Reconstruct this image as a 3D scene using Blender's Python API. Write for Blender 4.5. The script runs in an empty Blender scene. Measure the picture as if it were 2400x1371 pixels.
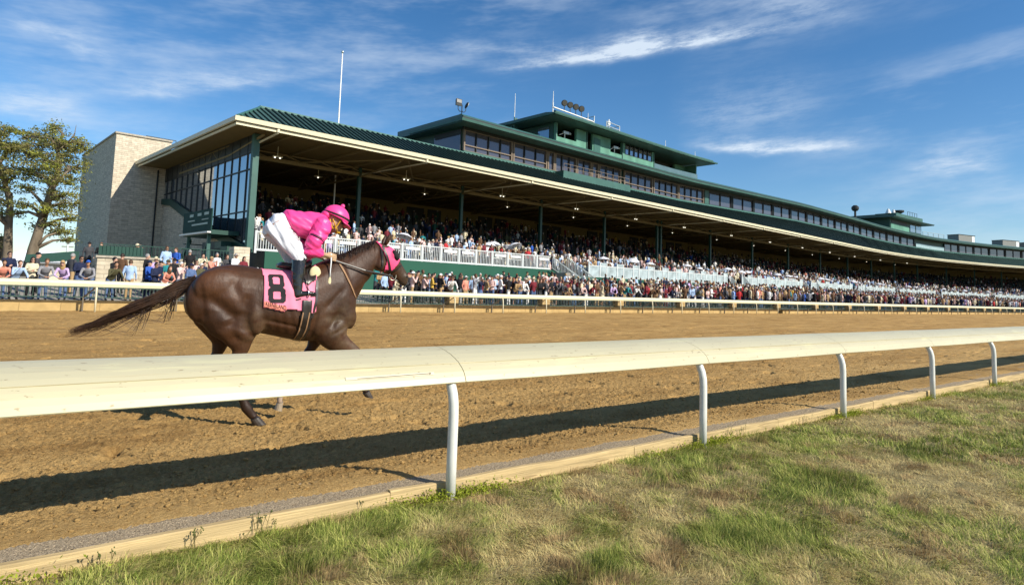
import bpy, bmesh, math, random
import numpy as np
from mathutils import Vector, Matrix
from mathutils.bvhtree import BVHTree
R = random.Random(7)
NR = np.random.default_rng(11)
scene = bpy.context.scene
COL = scene.collection

# ------------------------------------------------------------------ camera model (photo survey)
F, CX, CY, EYE = 1450.0, 1200.0, 553.0, 1.5
_up = np.array([578., -17250., F]); _up /= np.linalg.norm(_up)
_r = np.array([3130 - CX, 742 - CY, F]); _r -= _up * (_r @ _up); _r /= np.linalg.norm(_r)
RM = np.stack([_r, np.cross(_up, _r), _up])
cam_d = bpy.data.cameras.new('camera'); cam = bpy.data.objects.new('camera', cam_d); COL.objects.link(cam)
m = Matrix.Identity(4)
for i in range(3):
    m[i][0] = RM[i][0]; m[i][1] = -RM[i][1]; m[i][2] = -RM[i][2]
m.translation = Vector((0, 0, EYE)); cam.matrix_world = m
cam_d.sensor_width = 36; cam_d.sensor_fit = 'HORIZONTAL'; cam_d.lens = F / 2400 * 36
cam_d.shift_y = -(685.5 - CY) / 2400; cam_d.clip_start = 0.05; cam_d.clip_end = 6000
scene.camera = cam

def survey(px, py, Y):
    d = RM @ np.array([px - CX, py - CY, F]); t = Y / d[1]
    return (float(d[0] * t), Y, float(EYE + d[2] * t))

# ------------------------------------------------------------------ noise
_perm = NR.permutation(4096)
_grad = NR.random(4096) * 2 * math.pi
def perlin(x, y):
    xi = np.floor(x).astype(np.int64); yi = np.floor(y).astype(np.int64)
    xf = x - xi; yf = y - yi
    def g(ix, iy, fx, fy):
        a = _grad[_perm[(_perm[ix & 4095] + iy) & 4095]]
        return np.cos(a) * fx + np.sin(a) * fy
    u = xf * xf * xf * (xf * (xf * 6 - 15) + 10); v = yf * yf * yf * (yf * (yf * 6 - 15) + 10)
    n0 = g(xi, yi, xf, yf) * (1 - u) + g(xi + 1, yi, xf - 1, yf) * u
    n1 = g(xi, yi + 1, xf, yf - 1) * (1 - u) + g(xi + 1, yi + 1, xf - 1, yf - 1) * u
    return (n0 * (1 - v) + n1 * v) * 1.5
def fbm(x, y, o=4, gain=.5):
    s = 0; a = 1; n = 0
    for k in range(o):
        s = s + a * perlin(x * 2 ** k + 17.3 * k, y * 2 ** k - 9.1 * k); n += a; a *= gain
    return s / n

# ------------------------------------------------------------------ materials
def new_mat(name):
    mt = bpy.data.materials.new(name); mt.use_nodes = True
    nt = mt.node_tree; return mt, nt, nt.nodes['Principled BSDF']
def mat(name, col, rough=.6, spec=.4, metal=0, var=.12, scale=6.0, bump=0.0, bscale=40.0, emit=None, estr=0, coord='Object', stretch=(1, 1, 1), sat=0):
    mt, nt, b = new_mat(name)
    b.inputs['Roughness'].default_value = rough; b.inputs['Specular IOR Level'].default_value = spec
    b.inputs['Metallic'].default_value = metal
    N = nt.nodes.new; Lk = nt.links.new
    tc = N('ShaderNodeTexCoord'); mp = N('ShaderNodeMapping'); mp.inputs['Scale'].default_value = stretch
    Lk(tc.outputs[coord], mp.inputs['Vector'])
    if var > 0:
        nz = N('ShaderNodeTexNoise'); nz.inputs['Scale'].default_value = scale; nz.inputs['Detail'].default_value = 5
        Lk(mp.outputs[0], nz.inputs['Vector'])
        rp = N('ShaderNodeValToRGB')
        c = np.array(col)
        rp.color_ramp.elements[0].position = .3; rp.color_ramp.elements[1].position = .7
        rp.color_ramp.elements[0].color = tuple(np.clip(c * (1 - var), 0, 1)) + (1,)
        rp.color_ramp.elements[1].color = tuple(np.clip(c * (1 + var), 0, 1)) + (1,)
        Lk(nz.outputs['Fac'], rp.inputs[0]); Lk(rp.outputs[0], b.inputs['Base Color'])
    else:
        b.inputs['Base Color'].default_value = tuple(col) + (1,)
    if bump > 0:
        n2 = N('ShaderNodeTexNoise'); n2.inputs['Scale'].default_value = bscale; n2.inputs['Detail'].default_value = 6
        Lk(mp.outputs[0], n2.inputs['Vector'])
        bp = N('ShaderNodeBump'); bp.inputs['Strength'].default_value = bump; bp.inputs['Distance'].default_value = .02
        Lk(n2.outputs['Fac'], bp.inputs['Height']); Lk(bp.outputs[0], b.inputs['Normal'])
    if emit:
        b.inputs['Emission Color'].default_value = tuple(emit) + (1,); b.inputs['Emission Strength'].default_value = estr
    return mt
def attr_mat(name, rough=.7, spec=.2, trans=0.0):
    mt, nt, b = new_mat(name)
    a = nt.nodes.new('ShaderNodeAttribute'); a.attribute_name = 'Col'
    nt.links.new(a.outputs['Color'], b.inputs['Base Color'])
    b.inputs['Roughness'].default_value = rough; b.inputs['Specular IOR Level'].default_value = spec
    if trans > 0:
        tr = nt.nodes.new('ShaderNodeBsdfTranslucent'); mx = nt.nodes.new('ShaderNodeMixShader'); mx.inputs[0].default_value = trans
        nt.links.new(a.outputs['Color'], tr.inputs['Color'])
        nt.links.new(b.outputs[0], mx.inputs[1]); nt.links.new(tr.outputs[0], mx.inputs[2])
        nt.links.new(mx.outputs[0], nt.nodes['Material Output'].inputs['Surface'])
    return mt
def brick_mat(name, c1, c2, mortar, sx, sy, rough=.85, bump=.5, vec='OBJ', msize=.012):
    """coursed stone: bricks laid in (along-wall, up); the along-wall axis is X+Y of the object"""
    mt, nt, b = new_mat(name); N = nt.nodes.new; Lk = nt.links.new
    tc = N('ShaderNodeTexCoord'); sp = N('ShaderNodeSeparateXYZ'); Lk(tc.outputs['Object'], sp.inputs[0])
    ad = N('ShaderNodeMath'); ad.operation = 'ADD'; Lk(sp.outputs[0], ad.inputs[0]); Lk(sp.outputs[1], ad.inputs[1])
    cb = N('ShaderNodeCombineXYZ'); Lk(ad.outputs[0], cb.inputs[0]); Lk(sp.outputs[2], cb.inputs[1])
    nz0 = N('ShaderNodeTexNoise'); nz0.inputs['Scale'].default_value = 1.7; Lk(cb.outputs[0], nz0.inputs['Vector'])
    mx0 = N('ShaderNodeMix'); mx0.data_type = 'VECTOR'; mx0.inputs[0].default_value = .06
    Lk(cb.outputs[0], mx0.inputs[4]); Lk(nz0.outputs['Color'], mx0.inputs[5])
    br = N('ShaderNodeTexBrick'); Lk(mx0.outputs[1], br.inputs['Vector'])
    br.inputs['Color1'].default_value = (*c1, 1); br.inputs['Color2'].default_value = (*c2, 1); br.inputs['Mortar'].default_value = (*mortar, 1)
    br.inputs['Scale'].default_value = 1; br.inputs['Brick Width'].default_value = sx; br.inputs['Row Height'].default_value = sy
    br.inputs['Mortar Size'].default_value = msize; br.inputs['Bias'].default_value = 0
    nz = N('ShaderNodeTexNoise'); nz.inputs['Scale'].default_value = 3; nz.inputs['Detail'].default_value = 6; Lk(cb.outputs[0], nz.inputs['Vector'])
    mx = N('ShaderNodeMix'); mx.data_type = 'RGBA'; mx.blend_type = 'MULTIPLY'; mx.inputs[0].default_value = .8
    rpn = N('ShaderNodeValToRGB'); rpn.color_ramp.elements[0].position = .3; rpn.color_ramp.elements[0].color = (.78, .76, .73, 1); rpn.color_ramp.elements[1].position = .7; rpn.color_ramp.elements[1].color = (1.1, 1.08, 1.05, 1); Lk(nz.outputs['Fac'], rpn.inputs[0]); Lk(br.outputs['Color'], mx.inputs[6]); Lk(rpn.outputs[0], mx.inputs[7])
    gm = N('ShaderNodeBrightContrast'); gm.inputs['Bright'].default_value = .0; Lk(mx.outputs[2], gm.inputs[0])
    Lk(gm.outputs[0], b.inputs['Base Color'])
    bp = N('ShaderNodeBump'); bp.inputs['Strength'].default_value = bump; bp.inputs['Distance'].default_value = .03
    Lk(br.outputs['Fac'], bp.inputs['Height']); bp.invert = True; Lk(bp.outputs[0], b.inputs['Normal'])
    b.inputs['Roughness'].default_value = rough; b.inputs['Specular IOR Level'].default_value = .2
    return mt

# ------------------------------------------------------------------ mesh builder
def world_off(o):
    v = Vector((0, 0, 0))
    while o is not None:
        v += o.location; o = o.parent
    return v
class MB:
    def __init__(s): s.v = []; s.f = []; s.m = []
    def add(s, V, Fs, mi=0):
        b = len(s.v); s.v.extend([tuple(map(float, p)) for p in V])
        for f in Fs: s.f.append([i + b for i in f]); s.m.append(mi)
        return s
    def hexa(s, p8, mi=0):   # p8: bottom 4 (ccw), top 4
        return s.add(p8, [(3, 2, 1, 0), (4, 5, 6, 7), (0, 1, 5, 4), (1, 2, 6, 5), (2, 3, 7, 6), (3, 0, 4, 7)], mi)
    def box(s, a, b, mi=0, T=None):
        x0, y0, z0 = a; x1, y1, z1 = b
        p = [(x0, y0, z0), (x1, y0, z0), (x1, y1, z0), (x0, y1, z0), (x0, y0, z1), (x1, y0, z1), (x1, y1, z1), (x0, y1, z1)]
        if T: p = [T(*q) for q in p]
        return s.hexa(p, mi)
    def bar(s, p, q, w, h=None, mi=0, up=(0, 0, 1)):
        p = Vector(p); q = Vector(q); d = (q - p).normalized(); u = Vector(up)
        if abs(d.dot(u)) > .98: u = Vector((1, 0, 0))
        a = d.cross(u).normalized() * (w / 2); c = a.cross(d).normalized() * ((h or w) / 2)
        return s.hexa([p - a - c, q - a - c, q + a - c, p + a - c, p - a + c, q - a + c, q + a + c, p + a + c], mi)
    def tube(s, path, r, n=8, mi=0, cap=True, side=None, rb=None):
        P = [Vector(p) for p in path]; k = len(P)
        ra = [r] * k if isinstance(r, (int, float)) else list(r)
        rbb = ra if rb is None else ([rb] * k if isinstance(rb, (int, float)) else list(rb))
        V = []; ref = Vector(side) if side is not None else None
        for i in range(k):
            d = (P[min(i + 1, k - 1)] - P[max(i - 1, 0)])
            d = d.normalized() if d.length > 1e-9 else Vector((0, 0, 1))
            if ref is None:
                ref = Vector((0, 0, 1)) if abs(d.z) < .9 else Vector((1, 0, 0))
            b = ref - d * ref.dot(d)
            b = b.normalized() if b.length > 1e-6 else d.orthogonal().normalized()
            a = b.cross(d).normalized()
            if side is None: ref = b
            for j in range(n):
                t = 2 * math.pi * j / n
                V.append(P[i] + a * math.cos(t) * ra[i] + b * math.sin(t) * rbb[i])
        Fs = []
        for i in range(k - 1):
            for j in range(n):
                j2 = (j + 1) % n
                Fs.append((i * n + j, i * n + j2, (i + 1) * n + j2, (i + 1) * n + j))
        if cap:
            Fs.append(tuple(range(n - 1, -1, -1))); Fs.append(tuple(range((k - 1) * n, k * n)))
        return s.add(V, Fs, mi)
    def ellipsoid(s, c, r, mi=0, nu=16, nv=10, M=None):
        V = [];
        for i in range(nv + 1):
            ph = -math.pi / 2 + math.pi * i / nv
            for j in range(nu):
                th = 2 * math.pi * j / nu
                p = Vector((r[0] * math.cos(ph) * math.cos(th), r[1] * math.cos(ph) * math.sin(th), r[2] * math.sin(ph)))
                if M is not None: p = M @ p
                V.append(Vector(c) + p)
        Fs = [(i * nu + j, i * nu + (j + 1) % nu, (i + 1) * nu + (j + 1) % nu, (i + 1) * nu + j) for i in range(nv) for j in range(nu)]
        return s.add(V, Fs, mi)
    def rings(s, rg, mi=0, cap=True):
        n = len(rg[0]); V = [p for r in rg for p in r]
        Fs = [(i * n + j, i * n + (j + 1) % n, (i + 1) * n + (j + 1) % n, (i + 1) * n + j) for i in range(len(rg) - 1) for j in range(n)]
        if cap: Fs.append(tuple(range(n - 1, -1, -1))); Fs.append(tuple(range((len(rg) - 1) * n, len(rg) * n)))
        return s.add(V, Fs, mi)
    def mesh(s, name, off=Vector((0, 0, 0)), smooth=False):
        me = bpy.data.meshes.new(name)
        V = [(p[0] - off.x, p[1] - off.y, p[2] - off.z) for p in s.v]
        me.from_pydata(V, [], s.f)
        if s.m: me.polygons.foreach_set('material_index', np.array(s.m, dtype=np.int32))
        if smooth: me.polygons.foreach_set('use_smooth', np.ones(len(me.polygons), dtype=bool))
        me.update(); return me
    def build(s, name, mats, parent=None, smooth=False, loc=None):
        off = world_off(parent) if parent is not None else Vector((0, 0, 0))
        if loc is not None: off = off * 0 + Vector(loc)
        me = s.mesh(name, off, smooth)
        o = bpy.data.objects.new(name, me); COL.objects.link(o)
        for mt in (mats if isinstance(mats, (list, tuple)) else [mats]): me.materials.append(mt)
        if loc is not None: o.location = Vector(loc) - (world_off(parent) if parent else Vector((0, 0, 0)))
        if parent is not None: o.parent = parent
        return o
def add_obj(name, me, mats, parent=None):
    o = bpy.data.objects.new(name, me); COL.objects.link(o)
    me.materials.clear()
    for mt in (mats if isinstance(mats, (list, tuple)) else [mats]): me.materials.append(mt)
    if parent is not None: o.parent = parent
    return o
def tag(o, label=None, cat=None, group=None, kind=None):
    if label: o['label'] = label
    if cat: o['category'] = cat
    if group: o['group'] = group
    if kind: o['kind'] = kind
    return o
def thing(name, loc, label, cat, group=None):
    o = bpy.data.objects.new(name, None); o.empty_display_size = .2; COL.objects.link(o); o.location = loc
    return tag(o, label, cat, group)
def np_mesh(name, V, Q, cols=None, smooth=False, mats=None, kind=None, tris=None):
    """fast mesh from numpy: V (n,3), Q (m,4) quads, optional tris (k,3); cols (n,3)"""
    me = bpy.data.meshes.new(name)
    nq = 0 if Q is None else len(Q); nt = 0 if tris is None else len(tris)
    me.vertices.add(len(V)); me.vertices.foreach_set('co', np.asarray(V, np.float32).ravel())
    loops = []; starts = []; c = 0
    if nq: loops.append(np.asarray(Q, np.int32).ravel()); starts.append(np.arange(nq, dtype=np.int32) * 4); c = nq * 4
    if nt: loops.append(np.asarray(tris, np.int32).ravel()); starts.append(c + np.arange(nt, dtype=np.int32) * 3)
    lp = np.concatenate(loops); st = np.concatenate(starts)
    me.loops.add(len(lp)); me.loops.foreach_set('vertex_index', lp)
    me.polygons.add(nq + nt); me.polygons.foreach_set('loop_start', st)
    if smooth: me.polygons.foreach_set('use_smooth', np.ones(nq + nt, dtype=bool))
    me.update(calc_edges=True)
    if cols is not None:
        at = me.color_attributes.new('Col', 'FLOAT_COLOR', 'POINT')
        c4 = np.ones((len(V), 4), np.float32); c4[:, :3] = cols
        at.data.foreach_set('color', c4.ravel())
    o = bpy.data.objects.new(name, me); COL.objects.link(o)
    for mt in (mats or []): me.materials.append(mt)
    if kind: o['kind'] = kind
    return o
def remesh_union(mb, name, voxel, smooth_it=6, factor=.5, region=True, disp=None):
    """fuse the overlapping closed shapes of mb into one continuous skin; material regions follow the source shapes"""
    src = mb.mesh(name + '_src'); so = bpy.data.objects.new(name + '_src', src); COL.objects.link(so)
    rm = so.modifiers.new('r', 'REMESH'); rm.mode = 'VOXEL'; rm.voxel_size = voxel; rm.use_smooth_shade = True
    sm = so.modifiers.new('s', 'SMOOTH'); sm.iterations = smooth_it; sm.factor = factor
    dg = bpy.context.evaluated_depsgraph_get(); dg.update()
    me = bpy.data.meshes.new_from_object(so.evaluated_get(dg)); me.name = name
    if region:
        bv = BVHTree.FromPolygons([Vector(v) for v in mb.v], mb.f)
        ids = np.zeros(len(me.polygons), np.int32)
        for p in me.polygons:
            hit = bv.find_nearest(p.center)
            ids[p.index] = mb.m[hit[2]] if hit[2] is not None else 0
        me.polygons.foreach_set('material_index', ids)
    me.polygons.foreach_set('use_smooth', np.ones(len(me.polygons), dtype=bool))
    if disp is not None:
        n = np.empty(len(me.vertices) * 3, np.float32); me.vertices.foreach_get('normal', n); n = n.reshape(-1, 3)
        co = np.empty(len(me.vertices) * 3, np.float32); me.vertices.foreach_get('co', co); co = co.reshape(-1, 3)
        me.vertices.foreach_set('co', (co + n * disp(co)[:, None]).astype(np.float32).ravel()); me.update()
    bpy.data.objects.remove(so); bpy.data.meshes.remove(src)
    return me
# ------------------------------------------------------------------ light and sky
SUN = Vector((.47, -1, .75)).normalized()
ld = bpy.data.lights.new('sun', 'SUN'); ld.energy = 5.0; ld.angle = math.radians(.53); ld.color = (1, .93, .80)
lo = bpy.data.objects.new('sun', ld); COL.objects.link(lo); lo.rotation_euler = (-SUN).to_track_quat('-Z', 'Y').to_euler(); lo.location = (10, -20, 30)
w = bpy.data.worlds.new('World'); scene.world = w; w.use_nodes = True
nt = w.node_tree; N = nt.nodes.new; Lk = nt.links.new
bg = nt.nodes['Background']; bg.inputs['Strength'].default_value = .085
sky = N('ShaderNodeTexSky'); sky.sky_type = 'NISHITA'; sky.sun_disc = False
sky.sun_elevation = math.asin(SUN.z); sky.sun_rotation = math.atan2(SUN.x, SUN.y); sky.altitude = 300
sky.air_density = 1.0; sky.dust_density = .35; sky.ozone_density = 3.5
tc = N('ShaderNodeTexCoord'); sp = N('ShaderNodeSeparateXYZ'); Lk(tc.outputs['Generated'], sp.inputs[0])
def M(op, a, b=None, c=None, clamp=False):
    n = N('ShaderNodeMath'); n.operation = op; n.use_clamp = clamp
    for i, x in enumerate((a, b, c)):
        if x is None: continue
        if isinstance(x, (int, float)): n.inputs[i].default_value = x
        else: Lk(x, n.inputs[i])
    return n.outputs[0]
def smooth01(x, a, b):
    n = N('ShaderNodeMapRange'); n.interpolation_type = 'SMOOTHSTEP'; Lk(x, n.inputs[0])
    n.inputs[1].default_value = a; n.inputs[2].default_value = b; return n.outputs[0]
az = M('ARCTAN2', sp.outputs[0], sp.outputs[1])          # azimuth from +Y toward +X, world frame
hor = M('SQRT', M('ADD', M('MULTIPLY', sp.outputs[0], sp.outputs[0]), M('MULTIPLY', sp.outputs[1], sp.outputs[1])))
el = M('ARCTAN2', sp.outputs[2], hor)
def noise_at(sx, sy, detail, off=0, rough=.6, shear=0.0):
    cb = N('ShaderNodeCombineXYZ'); Lk(M('MULTIPLY_ADD', az, sx, off), cb.inputs[0]); Lk(M('MULTIPLY', M('MULTIPLY_ADD', az, -shear, el) if shear else el, sy), cb.inputs[1])
    nz = N('ShaderNodeTexNoise'); nz.noise_dimensions = '2D'; nz.inputs['Scale'].default_value = 1; nz.inputs['Detail'].default_value = detail; nz.inputs['Roughness'].default_value = rough
    Lk(cb.outputs[0], nz.inputs['Vector']); return nz.outputs['Fac']
warp = M('SUBTRACT', noise_at(16, 30, 3, 3.1, .6), .5)
warp2 = M('SUBTRACT', noise_at(48, 22, 3, 8.1, .65), .5)
fib = smooth01(noise_at(15, 70, 6, 5.2, .72, .10), .28, .70)
def azel(px, py):
    d = RM @ np.array([px - CX, py - CY, F]); return math.atan2(d[0], d[1]), math.atan2(d[2], math.hypot(d[0], d[1]))
total = None
def streak(pts, width, amp, up=1.0, wob=.03):
    """a cirrus band through sky directions; feathers reach further on the upper side"""
    global total
    q = [azel(*p) for p in pts]; A = np.array([p[0] for p in q]); Ev = np.array([p[1] for p in q])
    k = np.polyfit(A, Ev, min(2, len(q) - 1)); k = np.concatenate([np.zeros(3 - len(k)), k])
    a2 = M('ADD', az, M('MULTIPLY', warp, .02))
    cur = M('ADD', M('MULTIPLY', M('ADD', M('MULTIPLY', a2, float(k[0])), float(k[1])), a2), float(k[2]))
    d = M('SUBTRACT', M('ADD', el, M('MULTIPLY', warp, wob)), cur)
    d = M('ADD', d, M('MULTIPLY', M('MULTIPLY', warp2, M('GREATER_THAN', d, 0)), width * .9))
    dn = M('DIVIDE', d, width); above = M('GREATER_THAN', d, 0)
    den = M('ADD', 1.0, M('MULTIPLY', above, up))
    g = M('EXPONENT', M('MULTIPLY', M('POWER', M('ABSOLUTE', M('DIVIDE', dn, den)), 1.5), -1.0))
    a0, a1 = A.min(), A.max(); sp_ = (a1 - a0) * .4
    win = M('MULTIPLY', smooth01(a2, a0 - .1 * sp_, a0 + sp_), M('SUBTRACT', 1, smooth01(a2, a1 - sp_, a1 + .1 * sp_)))
    f = M('MULTIPLY', M('MULTIPLY', g, win), amp)
    total = f if total is None else M('ADD', total, f)
streak([(1090, 172), (1400, 143), (1620, 95), (1960, 48)], .0052, 1.05, 2.2, .010)
streak([(1380, 146), (1490, 122), (1590, 96)], .0062, .7, 3.0, .012)
streak([(1590, 338), (1760, 350), (1900, 346), (2080, 336)], .0052, 1.0, 1.2, .012)
streak([(150, 212), (380, 214), (560, 196), (760, 165)], .0075, .45, 1.8)
streak([(-60, 30), (80, 66), (230, 128), (320, 192)], .007, .34, 1.2)
streak([(2100, 392), (2240, 388), (2390, 372)], .010, .6, 1.0)
streak([(1560, 285), (1740, 278), (1980, 235)], .020, .30, 1.2)
streak([(-80, 240), (60, 255), (240, 274)], .010, .5, 1.6)
streak([(1650, 5), (1860, 18), (2090, 44)], .014, .3, 1.0)
streak([(1000, 105), (1150, 112), (1330, 112)], .006, .22, 1.0)
total = M('MULTIPLY', total, M('ADD', .30, M('MULTIPLY', fib, .80)))
veil = noise_at(3.4, 15, 5, 2.2, .64, .08)
veil2 = noise_at(2.0, 5, 2, 7.7, .5)
vf = M('MULTIPLY', smooth01(veil, .38, .84), M('MULTIPLY', smooth01(veil2, .30, .66), .44))
total = M('ADD', total, vf)
total = M('MULTIPLY', total, smooth01(el, 0.0, .06))
total = M('MINIMUM', total, .92)
hs = N('ShaderNodeHueSaturation'); hs.inputs['Saturation'].default_value = 1.24; hs.inputs['Value'].default_value = 1.34
Lk(sky.outputs[0], hs.inputs['Color'])
cm = N('ShaderNodeMix'); cm.data_type = 'RGBA'; Lk(total, cm.inputs[0]); Lk(hs.outputs[0], cm.inputs[6]); cm.inputs[7].default_value = (7.2, 8.3, 9.6, 1)
Lk(cm.outputs[2], bg.inputs['Color'])
vs = scene.view_settings; vs.view_transform = 'Standard'; vs.look = 'None'; vs.exposure = .28; vs.gamma = 1.0; vs.use_curve_mapping = False
scene.cycles.max_bounces = 4; scene.cycles.diffuse_bounces = 2; scene.cycles.glossy_bounces = 2; scene.cycles.transmission_bounces = 2; scene.cycles.transparent_max_bounces = 8
scene.cycles.sample_clamp_indirect = 6.0
scene.cycles.use_denoising = True
# ------------------------------------------------------------------ ground sheets, track, turf
def sheet(name, x0, x1, y0, y1, z, mt, kind='structure'):
    mb = MB(); mb.add([(x0, y0, z), (x1, y0, z), (x1, y1, z), (x0, y1, z)], [(0, 1, 2, 3)])
    return tag(mb.build(name, mt), kind=kind)
M_far = mat('far_field', (.10, .12, .05), .95, .1, var=.35, scale=.02)
sheet('ground', -2500, 2500, -2500, 2500, -.35, M_far)

def axis(parts):
    out = [parts[0][0]]
    for a, b, d0, d1 in parts:
        x = a; n = max(1, int(math.ceil(2 * (b - a) / (d0 + d1))))
        g = (d1 / d0) ** (1 / max(1, n - 1)) if n > 1 else 1
        st = np.array([d0 * g ** k for k in range(n)]); st = st * (b - a) / st.sum()
        out.extend(list(a + np.cumsum(st)))
    return np.array(out)
def grid_mesh(name, xs, ys, zf, mats, kind):
    X, Y = np.meshgrid(xs, ys); Z = zf(X, Y)
    V = np.stack([X, Y, Z], -1).reshape(-1, 3)
    nx, ny = len(xs), len(ys)
    i = np.arange(nx - 1)[None, :] + np.arange(ny - 1)[:, None] * nx
    Q = np.stack([i, i + 1, i + 1 + nx, i + nx], -1).reshape(-1, 4)
    return np_mesh(name, V, Q, smooth=True, mats=mats, kind=kind)

def dirt_z(X, Y):
    base = .05 + .042 * np.exp(-((Y - 4.36) / .35) ** 2) - .06 * np.clip((4.2 - Y) / .2, 0, 1)
    big = fbm(X * .9, Y * 1.1, 3) * .022
    rough = np.clip((Y - 4.15) / .5, .15, 1)
    clod = np.abs(fbm(X * 13, Y * 13, 3, .6)); cl2 = fbm(X * 32 + 5, Y * 32, 2, .6)
    near = np.clip(1.6 - np.hypot(X, Y) / 14, 0.25, 1)
    gran = (clod * .030 + np.abs(cl2) * .036 + np.clip(perlin(X * 21 + 3, Y * 21), -.5, 1) * .016) * near
    pits = -np.clip(fbm(X * 2.6 + 40, Y * 3.4, 2) - .30, 0, 1) * .26 * np.clip((Y - 5.0) / 1.0, 0, 1)
    harrow = perlin(X * .5, Y * 7.5) * .017 * np.clip((Y - 8) / 6, 0, 1) + perlin(X * .2 + 9, Y * 2.4) * .018 * np.clip((Y - 9) / 8, 0, 1)
    return base + big * rough + (gran - .018) * rough + pits + harrow
mt, nt, b = new_mat('track_dirt'); N = nt.nodes.new; Lk = nt.links.new
tcn = N('ShaderNodeTexCoord'); geo = N('ShaderNodeNewGeometry')
def noise_node(nt, vec, scale, detail=5, rough=.6, stretch=None):
    N = nt.nodes.new; Lk = nt.links.new
    if stretch:
        mp = N('ShaderNodeMapping'); mp.inputs['Scale'].default_value = stretch; Lk(vec, mp.inputs[0]); vec = mp.outputs[0]
    n = N('ShaderNodeTexNoise'); n.inputs['Scale'].default_value = scale; n.inputs['Detail'].default_value = detail; n.inputs['Roughness'].default_value = rough
    Lk(vec, n.inputs['Vector']); return n.outputs['Fac']
def ramp_node(nt, fac, stops):
    n = nt.nodes.new('ShaderNodeValToRGB'); cr = n.color_ramp
    while len(cr.elements) < len(stops): cr.elements.new(.5)
    for e, (p, c) in zip(cr.elements, stops): e.position = p; e.color = tuple(c) + (1,)
    nt.links.new(fac, n.inputs[0]); return n.outputs[0]
def mixc(nt, fac, a, b_, mode='MIX'):
    n = nt.nodes.new('ShaderNodeMix'); n.data_type = 'RGBA'; n.blend_type = mode
    for i, x in ((0, fac), (6, a), (7, b_)):
        if isinstance(x, (int, float)): n.inputs[i].default_value = x
        elif isinstance(x, tuple): n.inputs[i].default_value = x + (1,)
        else: nt.links.new(x, n.inputs[i])
    return n.outputs[2]
v = tcn.outputs['Object']
c1 = ramp_node(nt, noise_node(nt, v, 28, 6, .75), [(.28, (.27, .145, .048)), (.50, (.59, .382, .150)), (.75, (.77, .54, .235))])
c2 = ramp_node(nt, noise_node(nt, v, .5, 5, .65, (.35, 1.6, 1)), [(.32, (.34, .198, .066)), (.66, (.64, .42, .166))])
c3 = mixc(nt, .5, c1, c2)
moist = ramp_node(nt, noise_node(nt, v, 1.1, 6, .7, (.5, 1.1, 1)), [(.50, (1, 1, 1)), (.68, (.56, .50, .44))])
c4 = mixc(nt, .8, c3, moist, 'MULTIPLY')
# the harrowed cushion away from the rail holds moisture and is darker than the dry rail side
spy = N('ShaderNodeSeparateXYZ'); Lk(v, spy.inputs[0])
ny = N('ShaderNodeMath'); ny.operation = 'MULTIPLY_ADD'; Lk(noise_node(nt, v, .6, 5, .65, (.3, 1, 1)), ny.inputs[0]); ny.inputs[1].default_value = 5.0; Lk(spy.outputs[1], ny.inputs[2])
mr = N('ShaderNodeMapRange'); mr.interpolation_type = 'SMOOTHSTEP'; Lk(ny.outputs[0], mr.inputs[0]); mr.inputs[1].default_value = 6.5; mr.inputs[2].default_value = 11.5
c4 = mixc(nt, mr.outputs[0], c4, mixc(nt, 1.0, c4, (.86, .81, .75), 'MULTIPLY'))
Lk(c4, b.inputs['Base Color']); b.inputs['Roughness'].default_value = .95; b.inputs['Specular IOR Level'].default_value = .12
bp = N('ShaderNodeBump'); bp.inputs['Strength'].default_value = 1.0; bp.inputs['Distance'].default_value = .035
Lk(noise_node(nt, v, 60, 7, .7), bp.inputs['Height']); Lk(bp.outputs[0], b.inputs['Normal'])
M_dirt = mt
xs = axis([(-40, -6, 1.2, .12), (-6, -.8, .10, .022), (-.8, 7.0, .0165, .0165), (7.0, 16, .0165, .06), (16, 60, .06, .5), (60, 420, .5, 10)])
ys = axis([(4.0, 8.2, .0165, .0165), (8.2, 14, .0165, .05), (14, 29.75, .05, .12)])
grid_mesh('dirt_track', xs, ys, dirt_z, [M_dirt], 'structure')

# loose clods on the track
nC = 9000
cy_ = 4.25 + np.abs(NR.normal(0, 2.2, nC)); cx_ = cy_ * NR.uniform(-.12, 2.6, nC)
cr = np.clip(NR.lognormal(math.log(.0068), .42, nC), .003, .024)
ico = bmesh.new(); bmesh.ops.create_icosphere(ico, subdivisions=1, radius=1)
iv = np.array([q.co[:] for q in ico.verts]); it = np.array([[q.index for q in f.verts] for f in ico.faces]); ico.free()
jit = 1 + NR.uniform(-.35, .35, (nC, len(iv), 1))
V = iv[None] * jit * cr[:, None, None] * np.array([1.2, 1, .75])
cz_ = dirt_z(cx_[None], cy_[None])[0]
V = V + np.stack([cx_, cy_, cz_ + cr * .35], -1)[:, None]
T3 = (it[None] + (np.arange(nC) * len(iv))[:, None, None]).reshape(-1, 3)
np_mesh('dirt_clods', V.reshape(-1, 3), None, tris=T3, mats=[M_dirt], kind='stuff')

# gravel margin behind the edging board
def gravel_z(X, Y): return .078 + fbm(X * 55, Y * 55, 2, .7) * .010 + fbm(X * 3, Y * 3, 2) * .006
M_gravel = mat('gravel', (.38, .30, .20), .95, .15, var=.55, scale=90, bump=.8, bscale=130)
grid_mesh('gravel_strip', axis([(-1.2, 8, .014, .014), (8, 30, .02, .3), (30, 200, .3, 8)]), axis([(3.985, 4.45, .014, .014)]), gravel_z, [M_gravel], 'structure')

# turf bed
def turf_z(X, Y): return fbm(X * 1.3, Y * 1.3, 3) * .022 - .012 + fbm(X * 6, Y * 6, 2) * .008
M_soil = mat('turf_soil', (.26, .21, .10), .95, .1, var=.4, scale=9, bump=.6, bscale=60)
grid_mesh('turf_bed', axis([(-30, -1, 2, .1), (-1, 12, .05, .06), (12, 60, .06, 1.2), (60, 420, 1.2, 20)]), axis([(-60, -2, 6, .3), (-2, 3.935, .06, .05)]), turf_z, [M_soil], 'structure')

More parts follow.
